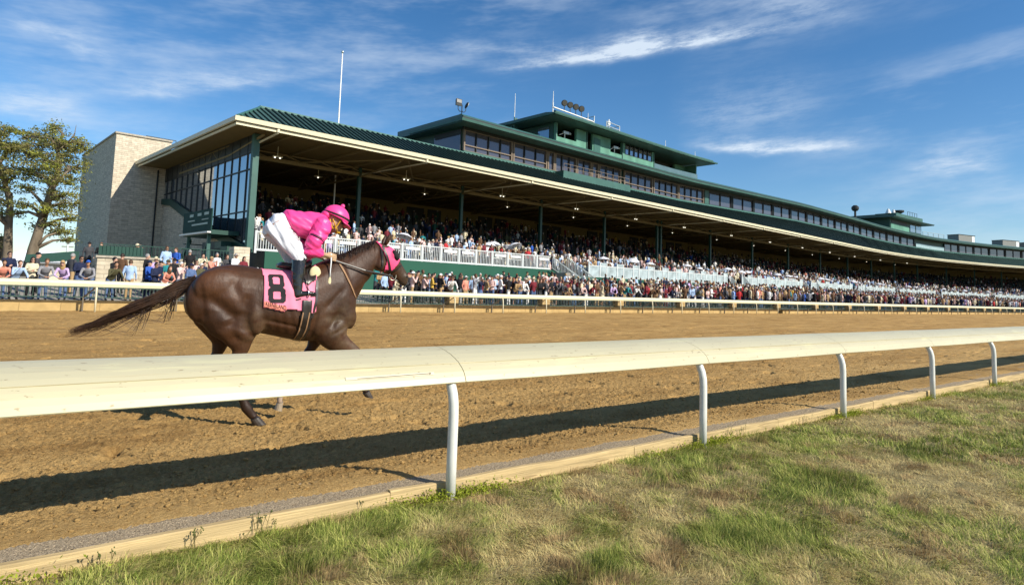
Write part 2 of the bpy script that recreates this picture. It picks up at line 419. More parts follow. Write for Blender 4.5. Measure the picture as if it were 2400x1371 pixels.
# grass blades (no one could count them): straw and green mixed in patches
LUSH = [(3.75, 2.15, .42), (3.4, 2.42, .30), (2.30, 2.52, .20), (2.62, 2.52, .22), (7.2, 2.55, .6), (5.2, 2.6, .45), (1.25, 3.35, .22), (9.5, 1.9, .9), (4.4, 3.3, .4)]
DRY = [(2.40, 2.62, .20), (2.30, 2.85, .25), (2.7, 3.25, .35), (6.3, 2.1, .8), (1.9, 3.4, .2), (8.5, 3.2, .6)]
def grass(nb, sampler, wid, lenr, segs=2):
    x, y = sampler(nb)
    g = fbm(x * .9 + 3, y * .9 + 8, 4, .55) * 1.25 + fbm(x * 3.1, y * 3.1, 2) * .35
    g2 = fbm(x * .45 + 31, y * .5 - 4, 3)
    bald = fbm(x * 1.7 - 12, y * 1.7 + 5, 3)
    n = len(x)
    r = NR.random(n)
    g3 = fbm(x * 6.5 - 3, y * 6.5 + 2, 2)
    green = np.clip(.45 + g * .80 + g2 * .45 + g3 * .30 + NR.normal(0, .17, n), 0, 1)
    straw = np.array([.84, .71, .31]); tan = np.array([.52, .37, .165]); gr1 = np.array([.34, .37, .078]); gr2 = np.array([.155, .235, .034]); yg = np.array([.62, .61, .17])
    cA = straw[None] * (1 - r[:, None]) + tan[None] * r[:, None]
    rr = NR.random(n)[:, None]
    cB = gr1[None] * (1 - rr) + gr2[None] * rr
    cB = np.where((NR.random(n) < .28)[:, None], yg[None], cB)
    lush = np.zeros(len(x))
    for qx, qy, qr in LUSH: lush += np.exp(-(((x - qx) / qr) ** 2 + ((y - qy) / (qr * .55)) ** 2))
    lush = np.clip(lush * (1 + .9 * fbm(x * 5, y * 5, 2)), 0, 1)
    dry = np.zeros(len(x))
    for qx, qy, qr in DRY: dry += np.exp(-(((x - qx) / qr) ** 2 + ((y - qy) / (qr * .6)) ** 2))
    green = green + .55 * lush - .5 * np.clip(dry, 0, 1)
    brn = np.clip((fbm(x * 2.3 + 50, y * 2.3 - 20, 3) - .20) / .15, 0, 1)
    t = np.clip((green - .28) / .40 - brn * .8, 0, 1)[:, None]
    cA = cA * (1 - brn[:, None] * .7) + np.array([.40, .255, .125])[None] * brn[:, None] * .7
    col = cA * (1 - t) + cB * t
    col *= NR.uniform(.75, 1.25, (n, 1))
    L_ = NR.uniform(lenr[0], lenr[1], n) * (0.65 + .6 * np.clip(green + .1, 0, 1)) * np.where(bald > .35, .6, 1)
    # wind-matted lean follows a slowly varying direction
    th = fbm(x * 2.2 + 70, y * 2.2, 2) * 7 + NR.normal(0, .8, n)
    lean = np.clip(NR.normal(1.12, .32, n) - .30 * t[:, 0] * (g3 > 0), .1, 1.5)
    lean = np.clip(lean - .45 * brn - .35 * lush, .1, 1.5); L_ = L_ * (1 + .10 * brn + .12 * lush); col *= (1 - .30 * lush)[:, None]
    w0 = wid * NR.uniform(.7, 1.3, n)
    z0 = turf_z(x[None], y[None])[0] - .004
    dx, dy = np.cos(th), np.sin(th); px_, py_ = -dy, dx
    tw = NR.uniform(-.6, .6, n)
    ks = np.linspace(0, 1, segs + 1)
    rows = []
    for k in ks[:-1]:
        a = lean * (.45 + .75 * k)
        fx = L_ * k * np.sin(a); fz = L_ * k * np.cos(a) * .85
        ww = w0 * (1 - .55 * k) / 2
        cx, cyy, cz = x + dx * fx, y + dy * fx, z0 + fz
        ox, oy = px_ * ww * np.cos(tw) + dx * ww * np.sin(tw), py_ * ww * np.cos(tw) + dy * ww * np.sin(tw)
        rows += [np.stack([cx - ox, cyy - oy, cz], -1), np.stack([cx + ox, cyy + oy, cz], -1)]
    a = np.clip(lean * 1.2, 0, 1.62); rows.append(np.stack([x + dx * L_ * np.sin(a), y + dy * L_ * np.sin(a), np.maximum(z0 + L_ * np.cos(a) * .85, z0 + .004)], -1))
    V = np.stack(rows, 1); m_ = V.shape[1]
    base = (np.arange(n) * m_)[:, None]
    Q = np.concatenate([base + np.array([2 * k, 2 * k + 1, 2 * k + 3, 2 * k + 2]) for k in range(segs - 1)]) if segs > 1 else np.zeros((0, 4), int)
    T = base + np.array([m_ - 3, m_ - 2, m_ - 1])
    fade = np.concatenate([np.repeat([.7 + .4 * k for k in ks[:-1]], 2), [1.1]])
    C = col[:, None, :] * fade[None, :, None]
    return V.reshape(-1, 3), Q, T, C.reshape(-1, 3)
def samp(d0, d1):
    # turf between two distances from the photographer's feet, inside the wedge that can be seen (with margin)
    def f(n):
        xs_, ys_ = [], []
        tot = 0
        while tot < n:
            x = NR.uniform(-.8, d1, n * 2); y = NR.uniform(.2, 3.93, n * 2)
            d = np.hypot(x, y); ok = (d >= d0) & (d < d1) & (y < 3.925) & (y > .55 + .0 * x) & (x * .62 + y > 3.1) & (x < 40)
            xs_.append(x[ok]); ys_.append(y[ok]); tot += ok.sum()
        return np.concatenate(xs_)[:n], np.concatenate(ys_)[:n]
    return f
VV, QQ, TT, CC = [], [], [], []; off = 0
for nb, sm_, wd, lr, sg in ((150000, samp(2.2, 4.4), .0029, (.028, .088), 3), (95000, samp(4.4, 7.5), .0042, (.03, .09), 2),
                            (60000, samp(7.5, 15), .008, (.04, .10), 2), (30000, samp(15, 42), .018, (.05, .11), 2)):
    V, Q, T, C = grass(nb, sm_, wd, lr, sg)
    VV.append(V); QQ.append(Q + off); TT.append(T + off); CC.append(C); off += len(V)
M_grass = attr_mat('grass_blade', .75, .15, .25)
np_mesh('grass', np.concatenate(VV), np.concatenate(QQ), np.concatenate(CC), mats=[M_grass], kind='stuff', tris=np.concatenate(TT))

# bright ground-cover weeds at the foot of the edging board
def leafy(n, xf, yf, zf, size, cols, aspect=.7):
    c = np.stack([xf, yf, zf], -1)
    a = NR.normal(0, 1, (n, 3)); a /= np.linalg.norm(a, axis=1)[:, None]
    u = np.cross(a, NR.normal(0, 1, (n, 3))); u /= np.linalg.norm(u, axis=1)[:, None]
    s = (size * NR.uniform(.6, 1.4, n))[:, None]
    V = np.stack([c - a * s, c - u * s * aspect * .6, c + a * s, c + u * s * aspect * .6], 1)
    Q = (np.arange(n) * 4)[:, None] + np.arange(4)
    return V.reshape(-1, 3), Q, np.repeat(cols, 4, 0)
wx = []
for k in range(60):
    cxk = 2.55 + .3 * R.gauss(0, 1) + 2.94 * R.choice([-1, 0, 0, 1, 1, 2, 2, 3, 4, 5, 6]); nn_ = R.randint(60, 220)
    wx.append(np.stack([cxk + NR.normal(0, .17, nn_), 3.90 - np.abs(NR.normal(0, .055, nn_)), np.abs(NR.normal(0, .030, nn_))], -1))
wx = np.concatenate(wx); nW = len(wx)
wc = np.array([.30, .34, .035])[None] * NR.uniform(.55, 1.35, (nW, 1))
V1, Q1, C1 = leafy(nW, wx[:, 0], wx[:, 1], wx[:, 2], .0105, wc)
# thin dark-headed weed stalks in front of the board
SV, SQ, SC = [], [], []; so_ = 0
clus = [R.uniform(.1, 2.3) for _ in range(7)] + [R.uniform(3, 9) for _ in range(4)]
for k in range(30):
    x0 = R.choice(clus) + R.gauss(0, .06); y0 = 3.915 - abs(R.gauss(0, .03)); h = R.uniform(.03, .13); ang = R.uniform(0, 6.28); ln = R.uniform(.0, .05)
    p0 = np.array([x0, y0, 0]); p1 = p0 + np.array([math.cos(ang) * ln, math.sin(ang) * ln * .5, h]); ww = .0016
    for (a, b_) in ((p0, p1), (p0 + (p1 - p0) * .5, p0 + (p1 - p0) * .5 + np.array([R.uniform(-.04, .04), R.uniform(-.02, .02), .035]))):
        SV += [a + [ww, 0, 0], a - [ww, 0, 0], b_ - [ww, 0, 0], b_ + [ww, 0, 0]]; SQ.append([so_, so_ + 1, so_ + 2, so_ + 3]); SC += [np.array([.10, .09, .035])] * 4; so_ += 4
        for q in range(3):
            c = b_ + np.array([R.gauss(0, .005), R.gauss(0, .005), R.gauss(0, .007)]); s = .0042
            SV += [c + [-s, 0, 0], c + [0, -s, -s], c + [s, 0, 0], c + [0, s, s]]; SQ.append([so_, so_ + 1, so_ + 2, so_ + 3]); SC += [np.array([.075, .10, .025])] * 4; so_ += 4
V = np.concatenate([V1, np.array(SV)]); Q = np.concatenate([Q1, np.array(SQ) + len(V1)]); C = np.concatenate([C1, np.array(SC)])
np_mesh('weeds', V, Q, C, mats=[M_grass], kind='stuff')

# ------------------------------------------------------------------ near (inner) running rail
M_rail = mat('rail_cover', (.54, .49, .315), .42, .45, var=.05, scale=3, bump=.03, bscale=9, stretch=(.3, 1, 1))
# scuffs and specks on the plastic cover
def speckle(mt, dens, col, thr=.72, sc=22, stretch=(1, 1, 1), amount=.7):
    nt = mt.node_tree; b = nt.nodes['Principled BSDF']; src = b.inputs['Base Color'].links[0].from_socket
    tc = nt.nodes.new('ShaderNodeTexCoord')
    f = noise_node(nt, tc.outputs['Object'], sc, 3, .55, stretch)
    k = ramp_node(nt, f, [(thr, (0, 0, 0)), (thr + .05, (amount, amount, amount))])
    nt.links.new(mixc(nt, k, src, col), b.inputs['Base Color'])
speckle(M_rail, 1, (.26, .19, .1), .655, 21, (.8, 1.6, 1.6), .7)
speckle(M_rail, 1, (.40, .31, .17), .66, 3.1, (.35, 5, 5), .35)
speckle(M_rail, 1, (.66, .62, .36), .60, 2.2, (.5, 3, 3), .45)
M_post = mat('post_white', (.70, .70, .64), .35, .5, var=.05, scale=8)
M_dark_gap = mat('rail_underside', (.30, .31, .20), .7, .2)
M_seamr = mat('rail_seam', (.50, .43, .25), .7)
prof = [(3.872, .800), (3.868, .806), (3.884, .842), (3.906, .876), (3.938, .903), (3.974, .926), (3.977, .931), (4.03, .955), (4.10, .980), (4.18, 1.000), (4.26, 1.013), (4.325, 1.018), (4.345, 1.012), (4.348, .990),
        (4.335, .988), (4.25, .985), (4.10, .955), (3.99, .905), (3.92, .85), (3.90, .803)]
SP = 2.945; X0 = 2.435
rail = thing('running_rail', (X0, 4.05, 0), 'cream hooded running rail on white gooseneck posts between the grass and the dirt', 'rail')
for k in range(-2, 10):
    xa = X0 + .10 + SP * (k - 1); xb = xa + SP - .006
    mb = MB(); nseg = 6
    rg = []
    for i in range(nseg + 1):
        x = xa + (xb - xa) * i / nseg; sag = -.004 * math.sin(math.pi * i / nseg)
        rg.append([(x, y, z + sag) for y, z in prof])
    mb.rings(rg)
    o = mb.build('rail_section', M_rail, rail)
    mb = MB(); mb.box((xa + .004, 3.9715, .9262), (xb - .004, 3.9765, .9292)); mb.build('seam', M_seamr, o)
    if k == 0:
        o['label'] = 'long rail section with a scratched strip near its right end'
        mb = MB()
        def strip(xa_, xb_, z0, z1, y0, y1, mi): mb.hexa([(xa_, y0 - .003, z0), (xb_, y0 - .003, z0), (xb_, y0, z0), (xa_, y0, z0), (xa_, y1 - .003, z1), (xb_, y1 - .003, z1), (xb_, y1, z1), (xa_, y1, z1)], mi)
        strip(1.62, 2.28, .866, .884, 3.899, 3.913, 0)
        mb.build('repair_strip', mat('repair_tape', (.62, .58, .43), .3, .5, var=.08), o)
        mb = MB(); mb.tube([(1.70, 3.8985, .872), (1.95, 3.8985, .8735), (2.12, 3.899, .876), (2.245, 3.8995, .8765)], .0016, 5); mb.ellipsoid((2.245, 3.8985, .8765), (.006, .003, .006), 0, 8, 6)
        mb.build('scratch', mat('scratch_brown', (.22, .14, .07), .8), o)
for k in range(-1, 11):
    x = X0 + SP * k; mb = MB()
    pth = [(x, 3.867, -.06), (x, 3.867, .30), (x, 3.867, .58), (x, 3.872, .655), (x, 3.888, .72), (x, 3.918, .785), (x, 3.965, .845), (x, 4.03, .895), (x, 4.10, .935)]
    mb.tube(pth, [.037, .037, .037, .037, .037, .036, .035, .034, .034], 16, cap=True)
    mb.build('post', M_post, rail, smooth=True)
    mb = MB(); mb.box((x - .09, 3.93, .855), (x + .09, 3.985, .868))
    mb.build('bracket', M_dark_gap, rail)
# timber edging
M_wood = mat('edging_timber', (.50, .37, .185), .85, .2, var=.28, scale=7, stretch=(.25, 2, 5), bump=.35, bscale=30)
speckle(M_wood, 1, (.20, .13, .06), .66, 5, (.4, 2, 5), .6)
edge = thing('timber_edging', (X0, 3.955, 0), 'pale timber edging boards laid end to end between turf and gravel', 'edging')
x = -1.6
while x < 60:
    ln = R.choice([2.45, 2.45, 3.6]); z1 = .092 + R.uniform(-.007, .007); mb = MB(); j = R.uniform(-.004, .004)
    n = 8; rg = []
    for i in range(n + 1):
        xx = x + (ln - .006) * i / n; dz = .004 * math.sin(i * 1.7 + x); c = .006
        rg.append([(xx, 3.935 + j, -.10), (xx, 3.935 + j, z1 + dz - c), (xx, 3.935 + c + j, z1 + dz), (xx, 3.978 + j, z1 + dz), (xx, 3.982 + j, z1 + dz - c), (xx, 3.982 + j, -.10)])
    mb.rings([r[::-1] for r in rg]); mb.build('board', M_wood, edge); x += ln
# ------------------------------------------------------------------ outer rail, boundary wall with pickets
def ozf(x): return .12 - .12 * min(max(x, 0), 22) / 22
M_orail = mat('outer_rail_paint', (.70, .64, .44), .45, .4, var=.04)
M_brace = mat('brace_dark', (.16, .13, .09), .7)
orail = thing('outer_rail', (6, 29, 0), 'cream rail on thin posts along the far side of the dirt track', 'rail')
pxs = [18.0 + 3.262 * k for k in range(-9, 60)]
mb = MB(); rg = []
for x in [-45, -20, -8, 0, 4, 8, 12, 17, 22, 30, 60, 120, 200, 320]:
    z = ozf(x); rg.append([(x, 28.93, z + .89), (x, 29.10, z + .89), (x, 29.16, z + 1.0), (x, 29.12, z + 1.09), (x, 29.02, z + 1.125), (x, 28.94, z + 1.09), (x, 28.91, z + 1.0)])
mb.rings(rg); mb.build('top_rail', M_orail, orail)
for k, x in enumerate(pxs):
    z = ozf(x); mb = MB()
    mb.tube([(x, 28.9, -.05), (x, 28.9, z + .55), (x, 28.93, z + .8), (x, 29.02, z + .95)], .035, 8); mb.build('post', M_orail, orail, smooth=True)
    if k % 1 == 0:
        mb = MB(); mb.bar((x - .38, 29.5, -.05), (x - .38, 29.46, z + .5), .07, .05); mb.bar((x - .38, 29.46, z + .46), (x - .05, 28.95, z + .85), .04, .04)
        mb.build('brace', M_brace, orail)
M_lowwall = brick_mat('tan_block', (.54, .385, .17), (.48, .335, .145), (.36, .25, .11), 1.2, .36, .9, .5)
M_pillar = brick_mat('pillar_stone', (.50, .37, .18), (.43, .31, .15), (.30, .22, .12), .5, .22, .9, .6)
M_green = mat('green_paint', (.016, .062, .045), .45, .4, var=.1)
M_greenlt = mat('green_light_paint', (.044, .120, .100), .5, .4, var=.14, scale=1.2)
wall = thing('boundary_wall', (6, 30.2, 0), 'low tan block wall with square stone pillars and dark green picket panels', 'wall')
mb = MB()
for xa, xb in [(-30, 52.2), (53.0, 320)]:
    n = 16; 
    mb.hexa([(xa, 29.8, -.3), (xb, 29.8, -.3), (xb, 30.2, -.3), (xa, 30.2, -.3), (xa, 29.8, ozf(xa) + .34), (xb, 29.8, ozf(xb) + .40), (xb, 30.2, ozf(xb) + .40), (xa, 30.2, ozf(xa) + .34)])
mb.build('low_wall', M_lowwall, wall)
pil = [18.54 + 6.78 * k for k in range(-1, 24)]
PIL = [p for p in pil]
for x in pil:
    z = ozf(x); mb = MB(); mb.box((x - .30, 29.86, .3), (x + .30, 30.38, z + .98)); o = mb.build('stone_pillar', M_pillar, wall)
    mb = MB(); mb.box((x - .36, 29.80, z + .98), (x + .36, 30.44, z + 1.07)); mb.build('cap', M_pillar, o)
M_pick = mat('picket_paint', (.045, .085, .068), .5, .4, var=.1)
fx = [-18.7, -12, -5.2, 1.5] + [11.76] + pil[1:]
def pickets(name, A, B, z0, z1, parent, mt, step=.13, r=.016, rails=True, zz=None, thick=.04):
    mb = MB(); A = Vector(A); B = Vector(B); n = max(1, int((B - A).length / step))
    for i in range(n + 1):
        p = A.lerp(B, i / n); mb.bar((p.x, p.y, p.z + z0), (p.x, p.y, p.z + z1), r * 1.4)
    if rails:
        for zc in ((z0 + .03, z1) if parent is not wall else (z0 + .03, z1 - .10, z1 + .12)): mb.bar((A.x, A.y, A.z + zc), (B.x, B.y, B.z + zc), thick, thick)
    return mb.build(name, mt, parent)
fb = [-20, -14.6, -9.2, -3.9] + [1.5, 5.0] + [PIL[0]] + PIL[1:]
for a, b_ in zip(fb[:-1], fb[1:]):
    m_ = .36 if b_ > 11 and a > 11 else .04
    st = .13 if a < 80 else .3
    pickets('picket_panel', (a + m_, 30.15, ozf(a)), (b_ - m_, 30.15, ozf(b_)), .42, .94, wall, M_pick, st, .016 if a < 80 else .03)

# ------------------------------------------------------------------ apron (stepped paving between wall and stand)
M_conc = mat('concrete', (.30, .275, .235), .9, .15, var=.2, scale=2, bump=.2, bscale=25)
def apron_z(x, y): return .40 + .10 * max(0, y - 31.4) * (1 if y < 38 else 1)
mb = MB(); yb = [30.2, 31.4, 33, 34.6, 36.4, 39, 46, 70]
for a, b_ in zip(yb[:-1], yb[1:]):
    z0 = .40 + .115 * max(0, min(a, 38) - 31.4); z1 = .40 + .115 * max(0, min(b_, 38) - 31.4)
    mb.add([(-60, a, z0), (340, a, z0), (340, b_, z1), (-60, b_, z1)], [(0, 1, 2, 3)])
tag(mb.build('apron_paving', M_conc), kind='structure')
def apz(y): return .40 + .115 * max(0, min(y, 38) - 31.4)

# ------------------------------------------------------------------ grandstand frame: s along, o away from the track, z up; gently curved beyond s=125
SO = np.array([9.33, 42.9]); SS = np.array([.9935, .1143]); SS /= np.linalg.norm(SS); SN = np.array([-SS[1], SS[0]])
def L(s, o, z):
    if s <= 125: a, b_ = s, o
    else:
        t = (s - 125) / 222; a = 125 + (222 + o) * math.sin(t); b_ = -222 * (1 - math.cos(t)) + o * math.cos(t)
    p = SO + SS * a + SN * b_; return (float(p[0]), float(p[1]), z)
def dz(s): return float(np.interp(s, [0, 60, 100, 130, 172, 240], [0, 0, 1.1, 1.3, .45, .3]))
def LT(s, o, z): return L(s, o, z + dz(s))
def srange(a, b_, st=6.0):
    if b_ <= 58: return [a, b_]
    n = max(1, int(math.ceil((b_ - a) / st))); return [a + (b_ - a) * i / n for i in range(n + 1)]
def sext(prof, a, b_, T=L, st=6.0, mb=None, mi=0):
    mb = mb or MB(); mb.rings([[T(s, o, z) for o, z in prof] for s in srange(a, b_, st)], mi); return mb
def sbox(a, b_, o0, o1, z0, z1, T=L, mb=None, mi=0): return sext([(o0, z0), (o0, z1), (o1, z1), (o1, z0)], a, b_, T, 6.0, mb, mi)
SMAX = 285.0
M_roof = mat('roof_green', (.052, .110, .098), .42, .5, var=.12, scale=.5)
M_cream = mat('cream_paint', (.70, .64, .44), .5, .4, var=.05)
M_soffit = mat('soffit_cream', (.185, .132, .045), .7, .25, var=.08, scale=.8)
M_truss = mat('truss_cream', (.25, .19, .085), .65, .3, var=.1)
M_glass, ntg, bg_ = new_mat('tinted_glass')
bg_.inputs['Base Color'].default_value = (.115, .112, .135, 1); bg_.inputs['Metallic'].default_value = .40; bg_.inputs['Roughness'].default_value = .06; bg_.inputs['Specular IOR Level'].default_value = .55
M_glass2, ntg, bg_ = new_mat('mirror_glass')
bg_.inputs['Base Color'].default_value = (.30, .34, .38, 1); bg_.inputs['Metallic'].default_value = .75; bg_.inputs['Roughness'].default_value = .04
M_frame = mat('window_frame_tan', (.20, .155, .115), .6, .3, var=.08)
M_darkf = mat('dark_frame_and_gap_shade', (.018, .022, .022), .5, .4)
M_white = mat('white_paint', (.78, .78, .74), .45, .4, var=.04)
M_seatdk = mat('seat_deck', (.055, .06, .055), .85, .2, var=.25, scale=1.5)
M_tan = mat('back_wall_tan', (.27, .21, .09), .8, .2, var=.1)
stand = thing('grandstand', L(20, 6, 0), 'long dark green grandstand with cream eaves, glazed upper floor and packed seats', 'grandstand')

# lower roof
M_seam = mat('roof_seam_shade', (.012, .028, .026), .5, .3)  # seams coloured near black and widened to carry the shade they cast
def sl(s0, o0, z0, s1, o1, z1, mb, w=.05, h=.11): mb.bar(L(s0, o0, z0 + h / 2), L(s1, o1, z1 + h / 2), w, h)
mb = MB(); E0, E1, RO = 12.10, 14.15, 4.0; HS = 3.05
for a, b_ in zip(srange(HS, SMAX)[:-1], srange(HS, SMAX)[1:]):
    mb.add([L(a, 0, E0), L(b_, 0, E0), LT(b_, RO, E1), LT(a, RO, E1)], [(0, 1, 2, 3)])
    mb.add([LT(a, RO, E1), LT(b_, RO, E1), LT(b_, 27, E1), LT(a, 27, E1)], [(0, 1, 2, 3)])
mb.add([L(0, 0, E0), L(HS, 0, E0), L(HS, RO, E1)], [(0, 1, 2)])
mb.add([L(0, 0, E0), L(HS, RO, E1), L(HS, 24.6, E1), L(-.3, 24.6, E0)], [(0, 1, 2, 3)])
rf = mb.build('lower_roof', M_roof, stand)
mb = MB(); s = .35
while s < SMAX:
    if s < HS: k = s / HS; sl(s, 0, E0, s, RO * k, E0 + (E1 - E0) * k, mb)
    else: mb.bar(L(s, 0, E0 + .05), LT(s, RO, E1 + .05), .13, .13)
    s += .50 if s < 130 else .94
for i in range(1, 40):
    o = i * .6
    k = min(1, o / RO); mb.bar(L(0 - .3 * o / 24.6, o, E0 + .05), L(HS * k, o, E0 + (E1 - E0) * k + .05), .05, .12)
mb.build('standing_seams', M_seam, rf)
mb = MB(); mb.bar(L(0, 0, E0 + .06), L(HS, RO, E1 + .06), .16, .12)
sext([(RO - .1, E1 - .02), (RO - .1, E1 + .13), (RO + .25, E1 + .13), (RO + .25, E1 - .02)], HS - .1, SMAX, LT, 6, mb)
mb.bar(L(HS, RO, E1 + .06), L(HS, 24.6, E1 + .06), .18, .16)
mb.build('ridge_trim', mat('ridge_teal', (.06, .165, .14), .45, .4), rf)
mb = MB(); sext([(-.16, 11.84), (-.20, 12.14), (-.04, 12.14), (-.04, 12.02), (0.02, 12.02), (.02, 11.84)], -.15, SMAX, L, 6, mb)
mb.bar(L(-.08, -.1, 11.98), L(-.38, 24.55, 11.98), .16, .30)
mb.build('gutter', M_cream, rf)
mb = MB(); sext([(.02, 11.60), (.02, 11.80), (.14, 11.80), (.14, 11.60)], 0, SMAX, L, 6, mb); mb.bar(L(.14, .1, 11.72), L(-.2, 24.5, 11.72), .10, .16)
mb.build('fascia', M_cream, rf)
# soffit
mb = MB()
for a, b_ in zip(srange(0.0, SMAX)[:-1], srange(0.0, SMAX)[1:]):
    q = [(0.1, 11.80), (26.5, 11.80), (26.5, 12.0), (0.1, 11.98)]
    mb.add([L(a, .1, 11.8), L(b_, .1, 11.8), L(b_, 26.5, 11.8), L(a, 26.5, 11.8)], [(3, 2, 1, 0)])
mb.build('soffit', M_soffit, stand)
cols = [13.4, 25.1, 36.8, 48.6, 60.6, 61.5, 75.5, 90, 105, 121, 136, 148.6, 160.5, 172, 186, 199, 211, 223]
mb = MB(); s = 4.0
while s < SMAX:
    mb.bar(L(s, .3, 11.70), L(s, 22, 11.70), .10, .18); s += 2.92 if s < 110 else 5.8
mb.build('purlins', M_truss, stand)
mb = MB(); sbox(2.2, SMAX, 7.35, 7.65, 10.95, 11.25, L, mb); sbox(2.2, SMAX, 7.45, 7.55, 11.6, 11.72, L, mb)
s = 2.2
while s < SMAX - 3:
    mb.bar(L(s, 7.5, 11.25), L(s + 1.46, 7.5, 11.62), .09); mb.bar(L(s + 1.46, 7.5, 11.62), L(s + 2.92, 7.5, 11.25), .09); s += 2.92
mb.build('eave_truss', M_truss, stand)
for c in [2.2] + [c for c in cols if c not in (61.5,)]:
    mb = MB(); z0, z1 = 10.85, 11.62
    mb.bar(L(c, 1.0, 11.45), L(c, 7.5, z0), .12); mb.bar(L(c, 7.5, z0), L(c, 20, z0), .14); mb.bar(L(c, 7.5, 11.62), L(c, 20, 11.62), .1)
    o = 7.5
    while o < 19: mb.bar(L(c, o, z0), L(c, o + 1.25, z1), .08); mb.bar(L(c, o + 1.25, z1), L(c, o + 2.5, z0), .08); o += 2.5
    if c > 2.3 : mb.bar(L(c - 5.8, 7.5, 11.2), L(c, .6, 11.55), .10); mb.bar(L(c + 5.8, 7.5, 11.2), L(c + .5, .6, 11.55), .08)
    mb.build('roof_truss', M_truss, stand)
for s, c in zip([2.8, 15.3, 27.7, 40.2, 52.6, 65.4, 78, 92, 107, 123, 138, 151], [2.2, 13.4, 25.1, 36.8, 48.6, 61.5, 75.5, 90, 105, 121, 136, 148.6]):
    oo = 2.3 if c < 3 else 7.3
    mb = MB(); mb.bar(L(s, -.02, 11.95), L(s, -.02, 11.58), .16); mb.bar(L(s, 0.0, 11.55), L(c + .15, oo, 11.1), .10); mb.build('downpipe', M_cream, stand)
for c in cols:
    mb = MB(); mb.bar(L(c, 7.5, 3.0), L(c, 7.5, 11.7), .30, .30, up=SN.tolist() + [0]); mb.build('column', M_green, stand)
mb = MB(); mb.bar(L(2.2, 2.3, 3.0), L(2.2, 2.3, 11.7), .42, .42, up=SN.tolist() + [0]); o = mb.build('column', M_greenlt, stand); o['label'] = 'pale green corner column at the glazed end'
# seating: flat front terrace and raked seating
mb = MB(); TZ1, TZ2 = 3.1, 2.72
def terrace(a, b_, tz, flat=True, rake=True):
    if flat: sext([(-6.0, .3), (-6.0, tz), (-1.0, tz), (-1.0, .3)], a, b_, L, 6, mb)
    if rake:
        pr = [(-1.0, .3)]; o, z = -1.0, tz
        while o < 23.5: z += .26; pr += [(o, z), (o + .92, z)]; o += .92
        sext(pr + [(24.5, z), (24.5, .3)], max(a, 2.7), b_, L, 6, mb)
terrace(0, 25.5, TZ1); terrace(25.502, SMAX, TZ2)
mb.build('seating_deck', M_seatdk, stand)
M_wallg = mat('terrace_wall_green', (.014, .085, .052), .6, .3, var=.08, scale=.6)
mb = MB(); sbox(.02, 25.48, -6.06, -6.003, .3, TZ1 + .02, L, mb); sbox(25.5, SMAX, -6.06, -6.003, .3, TZ2 + .02, L, mb); mb.build('terrace_front', M_wallg, stand)
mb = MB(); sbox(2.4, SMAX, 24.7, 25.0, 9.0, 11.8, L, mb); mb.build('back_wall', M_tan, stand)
s = 6.0
while s < 100:
    for a, b_ in ((s, s + 2.6), (s + 3.3, s + 5.4)):
        mb = MB(); sbox(a, b_, 24.55, 24.68, 9.3, 11.4, L, mb); mb.build('doorway', M_darkf, stand)
    s += 12
# under-eave lamps, lit
M_lamp = mat('lit_lamp', (.9, .9, .85), .4, .2, var=0, emit=(1, .95, .82), estr=1.7)
pts = []
s = 5.0
while s < 165:
    pts.append((s, 5.2, 2)); pts.append((s + 6.2, 11.0, 1)); s += 11.8 if s < 60 else 14
for s, o, n in pts:
    mb = MB(); mb.bar(L(s, o, 11.0), L(s, o, 11.75), .05); sbox(s - .38, s + .38, o - .10, o + .10, 10.92, 11.02, L, mb)
    f = mb.build('ceiling_lamp', M_cream, stand)
    mb = MB()
    for k in range(n): mb.ellipsoid(L(s + (k - (n - 1) / 2) * .40, o, 10.88), (.075, .075, .05), 0, 6, 4)
    mb.build('bulb', M_lamp, f)

# glazed end wall
mb = MB(); G = [(2.3, 10.9), (24.6, 10.9), (24.6, 8.75), (21.6, 8.5), (16.8, 7.2), (11.0, 5.6), (2.3, 3.6)]
mb.rings([[L(2.20, o, z) for o, z in G], [L(2.26, o, z) for o, z in G]])
gl = mb.build('end_glazing', M_glass2, stand)
mb = MB(); o = 3.6
while o < 24.7:
    zb = float(np.interp(o, [2.3, 11, 16.8, 21.6, 24.6], [3.6, 5.6, 7.2, 8.5, 8.75])); mb.bar(L(2.17, o, zb - .1), L(2.17, o, 11.7), .08, .06, up=SN.tolist() + [0]); o += 1.55
mb.build('mullions', M_darkf, gl)
mb = MB()
for z in (6.3, 9.3): mb.bar(L(2.17, 2.4, z), L(2.17, 24.5 if z > 8.8 else 12.5, z), .07, .09)
mb.build('transoms', M_darkf, gl)
mb = MB(); mb.rings([[L(2.16, o, z) for o, z in [(2.5, 11.78), (24.7, 11.78), (24.7, 10.5), (2.5, 10.5)]], [L(2.19, o, z) for o, z in [(2.5, 11.78), (24.7, 11.78), (24.7, 10.5), (2.5, 10.5)]]]); mb.build('end_fascia', M_darkf, stand)
mb = MB(); bs = [(2.2, 3.75), (11, 5.75), (16.8, 7.35), (21.6, 8.65), (24.7, 8.9), (24.7, 8.35), (21.6, 8.0), (16.8, 6.6), (11, 5.0), (2.2, 3.1)]
mb.rings([[L(1.98, o, z) for o, z in bs], [L(2.15, o, z) for o, z in bs]]); mb.build('stringer', M_green, stand)
M_stone = brick_mat('grey_limestone', (.74, .66, .52), (.56, .49, .38), (.44, .385, .30), .52, .17, .9, .4, msize=.014)
mb = MB(); bs = [(2.3, .3), (2.3, 3.2), (11, 5.0), (16.8, 6.6), (21.6, 8.0), (24.6, 8.4), (24.6, .3)]
mb.rings([[L(2.2, o, z) for o, z in bs], [L(2.6, o, z) for o, z in bs]]); mb.build('end_base_wall', M_stone, stand)
mb = MB(); sbox(2.12, 2.19, 6.5, 12.0, .3, 4.3, L, mb); mb.build('dark_passage', M_darkf, stand)
